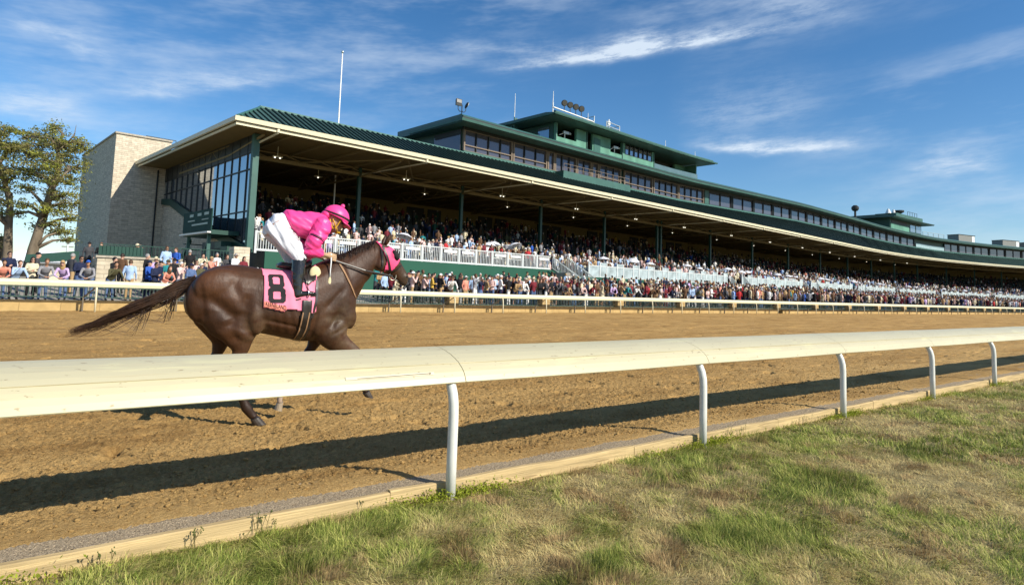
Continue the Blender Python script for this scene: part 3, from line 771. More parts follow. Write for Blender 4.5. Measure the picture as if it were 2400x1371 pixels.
# entrance balcony with sign boards on the end wall
mb = MB(); sbox(.2, 2.1, 4.0, 10.4, 4.55, 4.85, L, mb)
bal = mb.build('balcony', M_green, stand)
mb = MB(); sbox(.16, .24, 4.0, 10.4, 4.85, 6.35, L, mb); sbox(.16, 2.0, 10.34, 10.42, 4.85, 6.35, L, mb); mb.build('balcony_panel', mat('balcony_teal', (.010, .048, .040), .7, .2, var=.2, scale=2), bal)
mb = MB(); sbox(-.05, .19, 4.0, 10.5, 4.62, 4.72, L, mb); mb.build('canopy_edge', M_white, bal)
M_pale = mat('sign_pale', (.42, .52, .46), .6, var=.2, scale=9)
mb = MB()
for o0, o1, z0, z1 in [(4.6, 5.5, 5.95, 6.15), (6.2, 7.0, 5.95, 6.15), (8.0, 8.8, 5.95, 6.15), (4.7, 8.2, 5.28, 5.40), (4.6, 6.0, 5.62, 5.68), (7.6, 9.2, 5.62, 5.70)]:
    sbox(.13, .157, o0, o1, z0, z1, L, mb)
mb.build('sign_lettering', M_pale, bal)
for o in (5.0, 9.6):
    mb = MB(); mb.bar(L(.4, o, .3), L(.4, o, 4.6), .22, .22); mb.build('balcony_post', M_greenlt, bal)
mb = MB(); mb.bar(L(.5, 5.2, 4.5), L(.5, 8.2, .9), .12); mb.bar(L(.5, 9.5, 4.3), L(.5, 14.5, .6), .16, .3)
for k in range(9): sbox(.3, 1.6, 10.2 + k * .5, 10.6 + k * .5, 4.0 - k * .4, 4.06 - k * .4, L, mb)
mb.build('stair_flight', M_green, bal)
mb = MB()
for k, (o0, o1, zt) in enumerate([(2.3, 3.6, 3.35), (3.6, 4.9, 3.75), (4.9, 6.2, 4.15)]):
    sbox(1.2, 2.15, o0, o1, zt - .5, zt, L, mb)
mb.build('stepped_landing', M_green, stand)

# upper glazed floor
WT = 16.42; WB = 14.42
mb = MB(); sbox(22.2, SMAX, 4.25, 14.5, 14.0, 17.0, LT, mb); mb.build('upper_floor', M_green, stand)
mb = MB(); sbox(22.3, SMAX, 3.93, 4.24, 14.12, WB, LT, mb); mb.build('sill_band', M_greenlt, stand)
mb = MB(); sbox(22.1, 22.19, 4.3, 8.5, 14.4, 16.5, LT, mb); mb.build('side_glazing', M_glass, stand)
bays = [(22.3, 28.7, 4, 1), (28.85, 33.9, 3, 1), (34.05, 35.1, 1, 0), (35.2, 38.8, 3, 0), (38.95, 41.45, 2, 0), (41.6, 42.8, 1, 0), (42.95, 47.2, 3, 1), (47.9, 54.1, 4, 1), (54.35, 60.3, 4, 1), (60.5, 67.2, 4, 1)]
s = 68.7
while s < 161: bays.append((s, s + 7.0, 2, 0)); s += 7.3
s = 178.4
while s < SMAX - 7.3: bays.append((s, s + 6.9, 2, 0)); s += 7.2
for a, b_, n, low in bays:
    if 160 < a < 177: continue
    mb = MB(); fm = M_frame if a < 68 else M_darkf
    sbox(a - .02, a + .16, 3.94, 4.2, WB, WT, LT, mb); sbox(b_ - .16, b_ + .02, 3.94, 4.2, WB, WT, LT, mb)
    for k in range(1, n): x = a + (b_ - a) * k / n; sbox(x - .05, x + .05, 3.98, 4.2, WB, WT, LT, mb, 1)
    if low: sbox(a, b_, 3.97, 4.2, WB + .50, WB + .60, LT, mb)
    sbox(a, b_, 3.95, 4.2, WB - .004, WB + .05, LT, mb); sbox(a, b_, 3.95, 4.2, WT - .06, WT + .004, LT, mb)
    f = mb.build('window', [fm, M_darkf], stand)
    mb = MB(); sbox(a + .1, b_ - .1, 4.12, 4.17, WB, WT, LT, mb); mb.build('pane', M_glass, f)
mb = MB(); sbox(67.4, 68.5, 3.9, 4.24, WB, WT, LT, mb); mb.build('green_pier', M_greenlt, stand)
mb = MB(); sbox(22.2, SMAX, 3.96, 4.24, WT, 16.8, LT, mb); mb.build('head_band', M_darkf, stand)
# projecting balcony front at s 35-47
mb = MB(); sext([(2.7, 13.55), (2.7, 14.35), (2.8, 14.35), (3.9, 14.35), (3.9, 14.0)], 35.2, 47.4, LT, 6, mb); pb = mb.build('balcony_front', M_greenlt, stand)
mb = MB()
for k in range(12): mb.bar(LT(35.3 + k * 1.09, 2.76, 14.35), LT(35.3 + k * 1.09, 2.76, 15.15), .04)
for z in (14.75, 15.15): mb.bar(LT(35.3, 2.76, z), LT(47.3, 2.76, z), .04)
mb.build('balcony_rail', M_frame, pb)
# loggia at the far bend
mb = MB(); sbox(163.9, 177.8, 4.3, 6.5, 14.5, 16.4, LT, mb); mb.build('loggia', M_darkf, stand)
mb = MB(); sbox(163.8, 178, 3.85, 3.95, 14.4, 15.35, LT, mb); mb.build('loggia_glass', mat('frosted_glass', (.30, .42, .44), .2, .5, var=.15, scale=2), stand)
# upper roof: gutter lip, dark strip painted in as the shade of the gap, sloped fascia
mb = MB(); sext([(2.0, 16.62), (1.95, 16.86), (2.18, 16.86), (2.18, 16.62)], 20.4, SMAX, LT, 6, mb); mb.bar(LT(20.48, 2.05, 16.74), LT(20.48, 10.5, 16.74), .2, .24); ug = mb.build('upper_gutter', M_greenlt, stand)
mb = MB(); sext([(2.3, 16.72), (2.3, 17.0), (2.42, 17.0), (3.0, 17.42), (13.4, 17.42), (13.4, 16.72)], 20.9, SMAX, LT, 6, mb); mb.build('upper_roof', M_roof, stand)
mb = MB(); sext([(2.27, 16.86), (2.27, 17.10), (2.32, 17.10), (2.32, 16.86)], 20.7, SMAX, LT, 6, mb); mb.build('gap_shade_strip', M_darkf, stand)
mb = MB(); sext([(2.30, 17.10), (2.92, 17.47), (3.1, 17.47), (3.1, 17.10)], 20.95, SMAX, LT, 6, mb); mb.build('upper_fascia', M_greenlt, stand)
mb = MB(); sbox(22.3, 34, 11.5, 14.9, 14.1, 17.36, LT, mb); mb.build('plant_room', M_green, stand)

# press box
PZ0, PZ1 = 17.45, 19.85
M_press = mat('press_green', (.11, .275, .205), .6, .3, var=.25, scale=.9, stretch=(1, 1, .25))
mb = MB()
press = thing('press_box', L(50, 6, PZ0), '', ''); press.parent = stand; press.location = Vector(L(50, 6, PZ0)) - stand.location
for k_ in ('label', 'category'):
    if k_ in press: del press[k_]
def pbox(a, b_, o0, o1, z0, z1, mi=0):
    m2 = MB(); sbox(a, b_, o0, o1, z0, z1, LT, m2, mi); m2.build('wall_panel', M_press, press)
pbox(35.2, 39.0, 4.0, 4.3, PZ0, 18.35); pbox(38.7, 40.4, 4.0, 4.3, 18.35, PZ1); pbox(39.0, 40.4, 4.0, 4.3, PZ0, 18.35); pbox(35.2, 35.45, 4.0, 4.3, 18.35, PZ1)
pbox(41.6, 45.0, 4.0, 4.3, PZ0, PZ1); pbox(45.0, 47.4, 4.0, 4.3, PZ0, 18.3); pbox(47.4, 54.3, 4.0, 4.3, PZ0, 18.5); pbox(47.4, 48.0, 4.0, 4.3, 18.5, PZ1); pbox(53.9, 54.3, 4.0, 4.3, 18.5, PZ1)
pbox(62.6, 65.5, 6.0, 6.4, PZ0, PZ1); pbox(65.3, 65.5, 4.2, 10, PZ0, PZ1)
mb = MB(); sbox(35.3, 65.4, 6.6, 12, PZ0, PZ1, LT, mb); sbox(40.45, 41.55, 4.6, 5.0, PZ0, PZ1, LT, mb); mb.build('press_room', M_darkf, press)
mb = MB(); mb.rings([[LT(35.12, o, z) for o, z in [(4.3, PZ0), (4.3, PZ1), (12, PZ1), (12, PZ0)]], [LT(35.19, o, z) for o, z in [(4.3, PZ0), (4.3, PZ1), (12, PZ1), (12, PZ0)]]]); mb.build('press_side_wall', M_green, press)
mb = MB(); sbox(35.05, 35.115, 4.9, 6.6, 17.9, 19.5, LT, mb); mb.build('side_window', M_glass2, press)
mb = MB()
for k in range(6): x = 48.0 + k * .98; sbox(x - .05, x + .05, 3.97, 4.2, 18.5, PZ1, LT, mb)
sbox(47.96, 53.95, 3.975, 4.19, 18.5, 18.56, LT, mb)
pw = mb.build('window', M_darkf, press)
mb = MB(); sbox(48.05, 53.9, 4.1, 4.16, 18.5, PZ1 - .2, LT, mb); mb.build('pane', M_glass2, pw)
mb = MB(); sbox(54.3, 65.4, 4.0, 4.05, PZ0, 18.45, LT, mb); mb.build('balcony_glass', mat('balcony_glass', (.10, .16, .17), .12, .6, var=.15, scale=.8), press)
for s in (35.2, 40.5, 47.4, 54.3):
    mb = MB(); mb.bar(LT(s, 3.96, PZ0), LT(s, 3.96, PZ1), .09); mb.build('corner_trim', M_greenlt, press)
mb = MB(); sbox(41.8, 43.0, 3.93, 3.995, 17.7, 19.4, LT, mb); sbox(41.8, 45.6, 3.72, 3.995, 17.5, 17.72, LT, mb); mb.build('door', mat('door_teal', (.035, .12, .10), .5), press)
mb = MB(); sext([(2.0, 20.0), (1.95, 20.16), (2.2, 20.16), (2.2, 20.0)], 32.8, 67.5, LT, 6, mb); mb.bar(LT(32.88, 2.05, 20.08), LT(32.88, 11, 20.08), .2, .16); mb.build('press_gutter', M_greenlt, press)
mb = MB(); sext([(2.25, 19.95), (2.25, 20.25), (3.6, 20.46), (13, 20.46), (13, 19.95)], 33.1, 67.2, LT, 6, mb); mb.build('press_roof', M_roof, press)
mb = MB(); sext([(2.17, 20.16), (2.17, 20.25), (2.2, 20.25), (2.2, 20.16)], 33.0, 67.0, LT, 6, mb); mb.build('gap_shade_strip', M_darkf, press)  # solid dark strip standing in for the shade above the press gutter
mb = MB(); sext([(2.2, 20.26), (2.2, 20.42), (2.75, 20.55), (2.75, 20.26)], 33.2, 66.6, LT, 6, mb); mb.build('press_fascia', M_greenlt, press)
mb = MB(); sbox(34.5, 41, 11, 13.5, 17.4, 20.5, LT, mb); mb.build('stair_head', M_green, press)
# judges' stand on the bend
mb = MB(); sbox(150.5, 167, 4.0, 14, 17.3, 20.1, LT, mb); js = mb.build('judges_stand', M_green, stand)
mb = MB(); sbox(150.8, 160.5, 3.9, 3.99, 17.4, 19.0, LT, mb); mb.build('front_panel', M_press, js)
mb = MB(); sbox(151.2, 159.6, 3.93, 3.99, 19.05, 19.95, LT, mb); mb.build('opening', M_darkf, js)
for s in (161.2, 164.2):
    mb = MB(); sbox(s, s + 2.5, 3.93, 3.99, 17.9, 19.9, LT, mb); mb.build('window', M_glass2, js)
mb = MB(); sext([(2.2, 20.1), (2.0, 20.35), (4.5, 20.8), (14.5, 20.8), (14.5, 20.1)], 148.2, 169.5, LT, 3, mb); mb.build('roof', M_roof, js)
mb = MB(); sext([(4.2, 20.82), (4.2, 21.9), (9, 21.9), (9, 20.82)], 154.5, 168.3, LT, 3, mb); mb.build('parapet', M_greenlt, js)
mb = MB()
for k in range(5): mb.bar(LT(161 + k * 1.2, 4.4, 21.9), LT(161 + k * 1.2, 4.4, 22.9), .07)
mb.bar(LT(161, 4.4, 22.9), LT(165.8, 4.4, 22.9), .07); mb.build('guard_rail', M_darkf, js)

# ------------------------------------------------------------------ stone tower at the end
mb = MB(); mb.rings([[L(-2.15, 24.62, .2), L(2.5, 24.62, .2), L(2.5, 41, .2), L(-2.15, 41, .2)], [L(-2.15, 24.62, 14.5), L(2.5, 24.62, 14.5), L(2.5, 41, 14.5), L(-2.15, 41, 14.5)]])
tower = mb.build('stone_tower', M_stone, loc=L(0, 33, .3))
tag(tower, 'tall windowless grey limestone tower half in the shadow of the roof', 'tower')
mb = MB(); z0, z1 = 14.5, 14.66
mb.rings([[L(-2.25, 24.5, z0), L(2.55, 24.5, z0), L(2.55, 41.1, z0), L(-2.25, 41.1, z0)], [L(-2.25, 24.5, z1), L(2.55, 24.5, z1), L(2.55, 41.1, z1), L(-2.25, 41.1, z1)]])
mb.build('coping', mat('coping_stone', (.42, .37, .29), .85, var=.15), tower)
mb = MB(); mb.tube([L(1.5, 24.52, 11.6), L(1.5, 24.52, .4)], .07, 8); mb.build('downpipe', M_darkf, tower)
mb = MB()
for k in range(4): mb.bar(L(.9 + k * .9, 27.5, 14.2), L(.9 + k * .9, 27.5, 15.3), .06)
for z in (14.8, 15.3): mb.bar(L(.9, 27.5, z), L(3.6, 27.5, z), .06)
mb.build('roof_guard', M_darkf, tower)
# ------------------------------------------------------------------ terrace railings, stairs, parasols, tables
M_panel = mat('clear_panel', (.36, .43, .45), .15, .5, var=.35, scale=1.5)
M_balu = mat('baluster_paint', (.60, .63, .62), .5, .4, var=.05)
M_sgn = mat('sign_board', (.74, .76, .74), .5, .3, var=.06)
def railing(a, b_, z, label, style, grp):
    t = thing('terrace_railing', L((a + b_) / 2, -5.9, z), label, 'railing', grp)
    if style == 'picket':
        n = int((b_ - a) / 1.55)
        mb = MB(); mb.bar(L(a, -5.92, z + 1.12), L(b_, -5.92, z + 1.12), .09, .07); mb.bar(L(a, -5.92, z + .10), L(b_, -5.92, z + .10), .07, .12); mb.build('rail_bars', M_balu, t)
        for i in range(n):
            s0 = a + (b_ - a) * i / n; s1 = a + (b_ - a) * (i + 1) / n
            mb = MB(); mb.bar(L(s0, -5.92, z - .1), L(s0, -5.92, z + 1.2), .12); mb.build('post', M_balu, t)
            mb = MB(); k = s0 + .14
            while k < s1 - .08: mb.bar(L(k, -5.92, z + .12), L(k, -5.92, z + 1.1), .034); k += .155
            mb.build('balusters', M_balu, t)
            if i % 3 != 1:
                mb = MB(); sbox(s0 + .25, s1 - .25, -6.0, -5.97, z + .78, z + .98, L, mb); mb.build('sign_board', M_sgn, t)
    else:
        n = max(2, int((b_ - a) / (2.4 if a < 60 else 3.2))); mb = MB()
        sext([(-5.95, z + 1.0), (-5.95, z + 1.08), (-5.88, z + 1.08), (-5.88, z + 1.0)], a, b_, L, 6, mb); sext([(-5.95, z - .02), (-5.95, z + .09), (-5.88, z + .09), (-5.88, z - .02)], a, b_, L, 6, mb); mb.build('rail_bars', M_balu, t)
        for i in range(n):
            s0 = a + (b_ - a) * i / n; s1 = a + (b_ - a) * (i + 1) / n; w_ = (s1 - s0)
            for q in (s0, s0 + w_ * .62):
                mb = MB(); mb.bar(L(q, -5.92, z), L(q, -5.92, z + 1.38), .11); mb.build('post', M_balu, t)
            mb = MB(); sbox(s0 + .1, s0 + w_ * .60, -5.93, -5.91, z + .1, z + 1.0, L, mb); mb.build('clear_panel', M_panel, t)
            mb = MB(); sbox(s0 + w_ * .65, s1 - .05, -5.94, -5.90, z + .1, z + 1.36, L, mb); mb.build('tall_panel', M_panel, t)
railing(-.5, 24.2, TZ1, 'long white picket railing on the highest stretch of green terrace wall', 'picket', 'white terrace railings')
segs = [(29.3, 55.2), (58.8, 77.5), (80.5, 98.2), (101, 122), (125, 148), (151.5, 178), (181, 206), (209, 278)]
nm = ['just right of the open stair', 'second to the right of the open stair', 'third to the right of the open stair', 'fourth to the right of the open stair', 'fifth to the right of the open stair', 'below the judges stand', 'under the far bend of the stand', 'farthest away at the right edge']
for (a, b_), q in zip(segs, nm): railing(a, b_, TZ2, 'white framed glass panel railing on the terrace, ' + q, 'glass', 'white terrace railings')
def stair(a, z1, ln, label, grp, wide=1.6):
    t = thing('stair', L(a, -6.5, apz(36)), label, 'stairs', grp)
    n = 9; z0 = apz(37); mb = MB()
    for k in range(n):
        s0 = a + ln * k / n; zt = z1 - (z1 - z0) * (k + 1) / (n + 1); sbox(s0, s0 + ln / n, -6.08 - wide, -6.08, z0 - .3, zt, L, mb)
    mb.build('steps', M_conc, t)
    for o in (-6.1 - wide, -6.12):
        mb = MB(); mb.bar(L(a, o, z1 + 1.05), L(a + ln, o, z0 + 1.15), .07); mb.bar(L(a, o, z1 + .15), L(a + ln, o, z0 + .2), .05)
        for k in range(26): f = k / 25; mb.bar(L(a + ln * f, o, z1 + .15 + (z0 - z1 + .05) * f), L(a + ln * f, o, z1 + 1.05 + (z0 - z1 + .1) * f), .035)
        mb.build('handrail', mat('galvanised', (.42, .46, .46), .45, .5, .6) if 'M_galv' not in globals() else M_galv, t)
M_galv = mat('galvanised', (.42, .46, .46), .45, .5, .5)
stair(24.3, TZ1, 4.6, 'concrete stair with pale metal handrails running down from the end of the picket railing', 'terrace stairs')
for a, q in ((55.6, 'between the first two glass railings'), (77.9, 'between the second and third glass railings'), (98.6, 'between the third and fourth glass railings'), (122.3, 'between the fourth and fifth glass railings')):
    stair(a, TZ2, 2.9, 'concrete stair with metal handrails ' + q, 'terrace stairs')
t = thing('stair_shelter', L(23.8, -7.0, apz(36)), 'low black sloping shelter at the foot of the open terrace stair', 'shelter')
mb = MB(); mb.rings([[L(s, o, z) for s, z in [(21.9, 2.55), (23.6, 2.55), (26.0, 1.55), (26.0, 1.35), (21.9, 1.35)]] for o in (-8.0, -7.75)]); mb.build('canopy', M_darkf, t)
for s in (22.0, 25.9):
    mb = MB(); mb.bar(L(s, -7.88, apz(35)), L(s, -7.88, 1.5), .08); mb.build('post', M_darkf, t)

M_canvas = mat('white_canvas', (.76, .76, .80), .8, .2, var=.05)
def parasol_mesh(r=.62, n=8):
    mb = MB(); top = (0, 0, .30); V = [top]
    for j in range(n * 2):
        a = math.pi * j / n; rr = r * (1 if j % 2 == 0 else .95); V.append((rr * math.cos(a), rr * math.sin(a), 0 if j % 2 == 0 else .02))
    for j in range(n * 2):
        a = math.pi * j / n; rr = r * .55 * (1 if j % 2 == 0 else .97); V.append((rr * math.cos(a), rr * math.sin(a), .19))
    m_ = n * 2; Fs = []
    for j in range(m_):
        k = (j + 1) % m_; Fs.append((1 + j, 1 + k, 1 + m_ + k, 1 + m_ + j)); Fs.append((1 + m_ + j, 1 + m_ + k, 0))
    b = len(V); V += [(v[0] * .985, v[1] * .985, v[2] - .02) for v in V]; Fs += [tuple(i + b for i in reversed(f)) for f in Fs]
    Fs += [(1 + (j + 1) % m_, 1 + j, b + 1 + j, b + 1 + (j + 1) % m_) for j in range(m_)]
    mb.add(V, Fs); return mb.mesh('canopy')
pm = parasol_mesh(); pm.materials.append(M_canvas)
mbp = MB(); mbp.tube([(0, 0, -1.75), (0, 0, .46)], .022, 8); pole = mbp.mesh('pole', smooth=True); pole.materials.append(M_galv)
us = [(11.2, -3.4, .28, 'tilted toward the track above the chestnut head of the horse'), (19.0, -3.9, .0, 'leftmost of the close pair behind the picket railing'), (20.4, -3.0, .1, 'rightmost of the close pair behind the picket railing'),
      (22.1, -3.6, .45, 'tipped steeply on its side near the stair top'), (26.3, -3.3, .05, 'beside the head of the open stair'), (35.4, -2.8, .0, 'first one right of the open stair'), (38.4, -4.3, .35, 'tipped low against the first glass railing')]
for k, s in enumerate([44.5, 49.5, 54, 57.5, 63, 66.5, 72, 78, 83, 88, 93, 97, 103, 107, 112, 118, 124, 131, 137, 144, 151, 158, 166, 174, 182, 190]):
    us.append((s, -2.2 - (k * 1.7) % 2.6, .08 * (k % 3), 'in the crowd, number %s along the terrace counting from the open stair' % ['three', 'four', 'five', 'six', 'seven', 'eight', 'nine', 'ten', 'eleven', 'twelve', 'thirteen', 'fourteen', 'fifteen', 'sixteen', 'seventeen', 'eighteen', 'nineteen', 'twenty', 'twenty one', 'twenty two', 'twenty three', 'twenty four', 'twenty five', 'twenty six', 'twenty seven', 'twenty eight'][k]))
for s, o, tilt, q in us:
    z = (TZ1 if s < 25.5 else TZ2) + 1.75 + ((s * 7) % 1) * .25
    t = thing('parasol', L(s, o, z), 'white parasol ' + q, 'parasol', 'white parasols on the terrace'); t.rotation_euler = (tilt, 0, s * 1.3)
    for me in (pm, pole):
        c = bpy.data.objects.new(me.name.split('.')[0], me); COL.objects.link(c); c.parent = t
M_cloth = mat('table_cloth_white', (.72, .75, .74), .7, .2, var=.04)
def tbl_mesh():
    mb = MB(); mb.box((-1.1, -.4, .70), (1.1, .4, .75)); return mb.mesh('table_top')
tm = tbl_mesh(); tm.materials.append(M_cloth)
mb = MB()
for x in (-1, 1):
    for y in (-.33, .33): mb.box((x - .025, y - .025, 0), (x + .025, y + .025, .70))
    mb.box((x - .02, -.33, .6), (x + .02, .33, .64))
mb.box((-1, -.02, .605), (1, .02, .645))
tl = mb.mesh('table_frame'); tl.materials.append(M_galv)
for k, s in enumerate([6.2, 9.4, 12.6, 15.6, 18.4, 21.4, 31.5, 35.0, 38.6, 42.2, 46, 50]):
    t = thing('terrace_table', L(s, -4.6, TZ1 if s < 25 else TZ2), 'long white table behind the %s, %s in its row' % ('picket railing' if s < 25 else 'first glass railing', ['first', 'second', 'third', 'fourth', 'fifth', 'sixth'][k % 6]), 'table', 'white tables on the terrace')
    t.rotation_euler = (0, 0, math.atan2(SS[1], SS[0]))
    for me in (tm, tl):
        c = bpy.data.objects.new(me.name.split('.')[0], me); COL.objects.link(c); c.parent = t

# ------------------------------------------------------------------ rooftop fittings
M_ac_lens = mat('lamp_lens', (.32, .31, .29), .3, .5)
p0 = LT(21.6, 3.6, 17.45); t = thing('floodlight_mast', p0, 'dark twin floodlight mast on the corner of the upper roof', 'floodlight')
mb = MB(); mb.tube([p0, (p0[0], p0[1], p0[2] + 1.15)], .05, 8)
for sg in (-1, 1): mb.tube([(p0[0], p0[1], p0[2] + .5), (p0[0] + sg * .25, p0[1], p0[2] + .46), (p0[0] + sg * .42, p0[1], p0[2] + .65), (p0[0] + sg * .44, p0[1], p0[2] + .95)], .035, 8)
mb.build('bracket', M_darkf, t, smooth=True)
mb = MB(); x, y, z = p0; mb.rings([[(x - .75, y - .20, z + .95), (x - .10, y - .14, z + .95), (x - .10, y - .14, z + 1.6), (x - .75, y - .20, z + 1.6)], [(x - .68, y + .1, z + 1.0), (x - .17, y + .14, z + 1.0), (x - .17, y + .14, z + 1.5), (x - .68, y + .1, z + 1.5)]]); h1 = mb.build('lamp_head', M_darkf, t)
mb = MB(); mb.add([(x - .71, y - .215, z + 1.24), (x - .14, y - .155, z + 1.24), (x - .14, y - .155, z + 1.55), (x - .71, y - .215, z + 1.55)], [(0, 1, 2, 3)]); mb.build('lens', M_ac_lens, h1)
mb = MB(); mb.ellipsoid((x + .52, y, z + 1.2), (.10, .26, .36), 0, 10, 8, Matrix.Rotation(.4, 3, 'Y')); h2 = mb.build('lamp_head', M_darkf, t)
mb = MB(); mb.ellipsoid((x + .58, y - .04, z + 1.24), (.07, .19, .27), 0, 10, 8, Matrix.Rotation(.4, 3, 'Y')); mb.build('lens', M_sgn, h2)
def mast(s, o, z, h, label, name='antenna', bracket=False, col=None):
    p = LT(s, o, z); t = thing(name, p, label, 'antenna'); mb = MB(); x, y, z = p
    mb.tube([(x, y, z), (x, y, z + h * .45)], .07, 8); mb.build('mast', M_greenlt if bracket else M_sgn, t)
    mb = MB(); mb.tube([(x, y, z + h * .45), (x + .02, y, z + h)], [.045, .025], 6); mb.build('whip', M_sgn, t)
    if bracket:
        mb = MB()
        for sg in (-1, 1): mb.bar((x + sg * .42, y, z), (x + sg * .42, y, z + 1.15), .07); mb.bar((x, y, z + 1.1), (x + sg * .42, y, z + 1.12), .06)
        mb.bar((x, y, z + 1.9), (x + .35, y, z + 2.15), .16); mb.bar((x, y, z + 1.3), (x + .15, y, z + .2), .18); mb.build('bracket', M_greenlt, t)
mast(33.2, 8.6, 18.6, 5.0, 'tall green antenna mast in a bracket on the upper roof', bracket=True)
mast(32.9, 2.4, 20.2, 2.3, 'thin white whip antenna at the left corner of the press box roof')
mast(39.8, 3.3, 20.5, 1.3, 'short white whip antenna right of the four round floodlights')
mast(57.0, 4.0, 20.5, 1.5, 'small white antenna pair half way along the press box roof')
mast(63.8, 3.5, 20.5, 1.0, 'stubby white antenna near the right end of the press box roof')
p = LT(36, 2.6, 20.6); t = thing('floodlight_row', p, 'row of four round floodlights on a white beam above the press box', 'floodlight')
mb = MB(); mb.bar(LT(32.9, 2.3, 20.72), LT(39.6, 2.3, 20.55), .14, .10); mb.build('beam', M_white, t)
for k in range(4):
    s = 34.6 + k * .95; mb = MB(); c = Vector(LT(s, 2.3, 21.55)); fwd = Vector((-.25, -.95, -.2)).normalized()
    mb.tube([c - fwd * -.10, c - fwd * .05, c - fwd * .28, c - fwd * .40], [.34, .35, .26, .10], 14); lh = mb.build('lamp_head', M_darkf, t, smooth=False)
    mb = MB(); mb.tube([c + fwd * .105, c + fwd * .115], [.29, .28], 14); mb.build('lens', mat('lens_grey', (.06, .058, .05), .25, .6) if k == 0 else bpy.data.materials['lens_grey'], lh)
    mb = MB(); mb.bar(c - Vector((0, 0, .3)), Vector(LT(s, 2.3, 20.6)), .06); mb.build('stand', M_darkf, t)
p = LT(42, 5, 20.52); t = thing('roof_railing', p, 'grey steel guard rail frame on the press box roof', 'railing'); mb = MB()
q = [LT(40.8, 3.2, 20.5), LT(40.8, 7, 20.5), LT(46.2, 7, 20.5), LT(46.2, 3.6, 20.5), LT(43.4, 3.4, 20.5)]
for v in q: mb.bar(v, (v[0], v[1], v[2] + 1.15), .09)
for a, b_ in zip(q[:-1], q[1:]):
    for h in (.6, 1.1): mb.bar((a[0], a[1], a[2] + h), (b_[0], b_[1], b_[2] + h), .08)
mb.build('frame', M_galv, t); mb = MB(); v = LT(44.6, 4, 20.5); mb.bar(v, (v[0], v[1], v[2] + 1.7), .10); mb.box((v[0] - .18, v[1] - .1, v[2] + 1.0), (v[0] + .18, v[1] + .1, v[2] + 1.45)); mb.build('sensor_post', M_sgn, t)
def tvcam(s, label):
    p = LT(s, 4.3, 18.4); t = thing('television_camera', p, label, 'camera', 'television cameras in the press box'); x, y, z = p
    mb = MB(); mb.box((x - .25, y - .12, z + .55), (x + .55, y + .16, z + .85)); mb.tube([(x + .55, y, z + .70), (x + .85, y - .05, z + .70)], [.10, .13], 10); mb.build('camera_body', M_galv, t)
    mb = MB(); mb.tube([(x, y, z), (x, y, z + .55)], .06, 8); mb.bar((x - .7, y + .1, z + .35), (x - .2, y, z + .6), .06); mb.build('pan_head', M_sgn, t)
tvcam(37.0, 'grey television camera in the left opening of the press box'); tvcam(46.2, 'grey television camera in the middle opening of the press box')
M_ac = mat('ac_grey', (.22, .22, .20), .6, .4, var=.1)
for a, b_, o, z0, z1, q in ((195, 202.3, 9, 17.5, 20.3, 'just right of the judges stand'), (214.5, 221.5, 9, 17.5, 20.0, 'second right of the judges stand'), (224, 229, 9, 17.5, 19.8, 'at the far right edge'), (134, 139.5, 16, 17.5, 21.2, 'left of the round fan behind the judges stand'), (143.5, 148.5, 18, 17.5, 22.6, 'right of the round fan behind the judges stand')):
    t = thing('rooftop_unit', LT((a + b_) / 2, o + 1.5, z0), 'boxy grey air conditioner, ' + q, 'air conditioner', 'boxy units on the far roof')
    mb = MB(); sbox(a, b_, o, o + 3, z0, z1, LT, mb); hb = mb.build('housing', M_ac, t)
    mb = MB(); sbox(a - .1, b_ + .1, o - .1, o + 3.1, z1, z1 + .12, LT, mb); mb.build('lid', M_darkf, t)
    mb = MB(); sbox(b_ - 1.4, b_ - .2, o - .05, o - .01, z0 + .2, z1 - .15, LT, mb); mb.build('grille', M_sgn, t)
p = LT(141.8, 8, 17.5); t = thing('roof_fan', p, 'round dark mushroom fan on a thin post left of the judges stand', 'fan'); mb = MB(); x, y, z = p
mb.tube([(x, y, z), (x, y, z + 3.6)], .25, 8); mb.build('post', M_darkf, t); mb = MB(); mb.tube([(x, y, z + 3.5), (x, y, z + 3.9), (x, y, z + 4.4), (x, y, z + 4.8)], [.5, .8, .8, .4], 12); mb.build('hood', M_darkf, t)
p = LT(160, 6, 21.9); t = thing('roof_fan', p, 'dark vent hood and white fittings on top of the judges stand', 'fan'); mb = MB(); x, y, z = p
mb.tube([(x, y, z), (x, y, z + .5), (x, y, z + .9), (x, y, z + 1.3)], [.4, .5, 1.2, 1.2], 12); mb.build('hood', M_darkf, t); mb = MB(); mb.tube([(x - 3, y, z), (x - 3, y, z + 1.2)], [.6, .2], 10); mb.build('fitting', M_sgn, t)
mb = MB(); mb.tube([(x - 6, y, z), (x - 6, y, z + 1.1)], [.7, .2], 10); mb.build('fitting', M_sgn, t)
p = LT(172, 6, 17.45); t = thing('roof_railing', p, 'thin grey guard rail on the lower roof right of the judges stand', 'railing'); mb = MB()
for k in range(5): v = LT(170 + k * 2.6, 5, 17.4); mb.bar(v, (v[0], v[1], v[2] + 1.5), .09)
for h in (.8, 1.45): mb.bar(LT(170, 5, 17.4 + h), LT(180.4, 5, 17.4 + h), .09)
mb.build('frame', M_galv, t)

# flagpole behind the stand
fp = thing('flagpole', (21.9, 58, .8), 'tall white flagpole without a flag rising behind the lower roof', 'flagpole')
mb = MB(); mb.tube([(21.9, 58, .8), (21.9, 58, 14), (21.9, 58, 24.0)], [.095, .08, .05], 10); mb.build('pole', M_white, fp, smooth=True)
mb = MB(); mb.ellipsoid((21.9, 58, 24.15), (.13, .13, .15), 0, 10, 8); mb.build('finial', mat('finial', (.5, .55, .5), .3, .5, .6), fp, smooth=True)

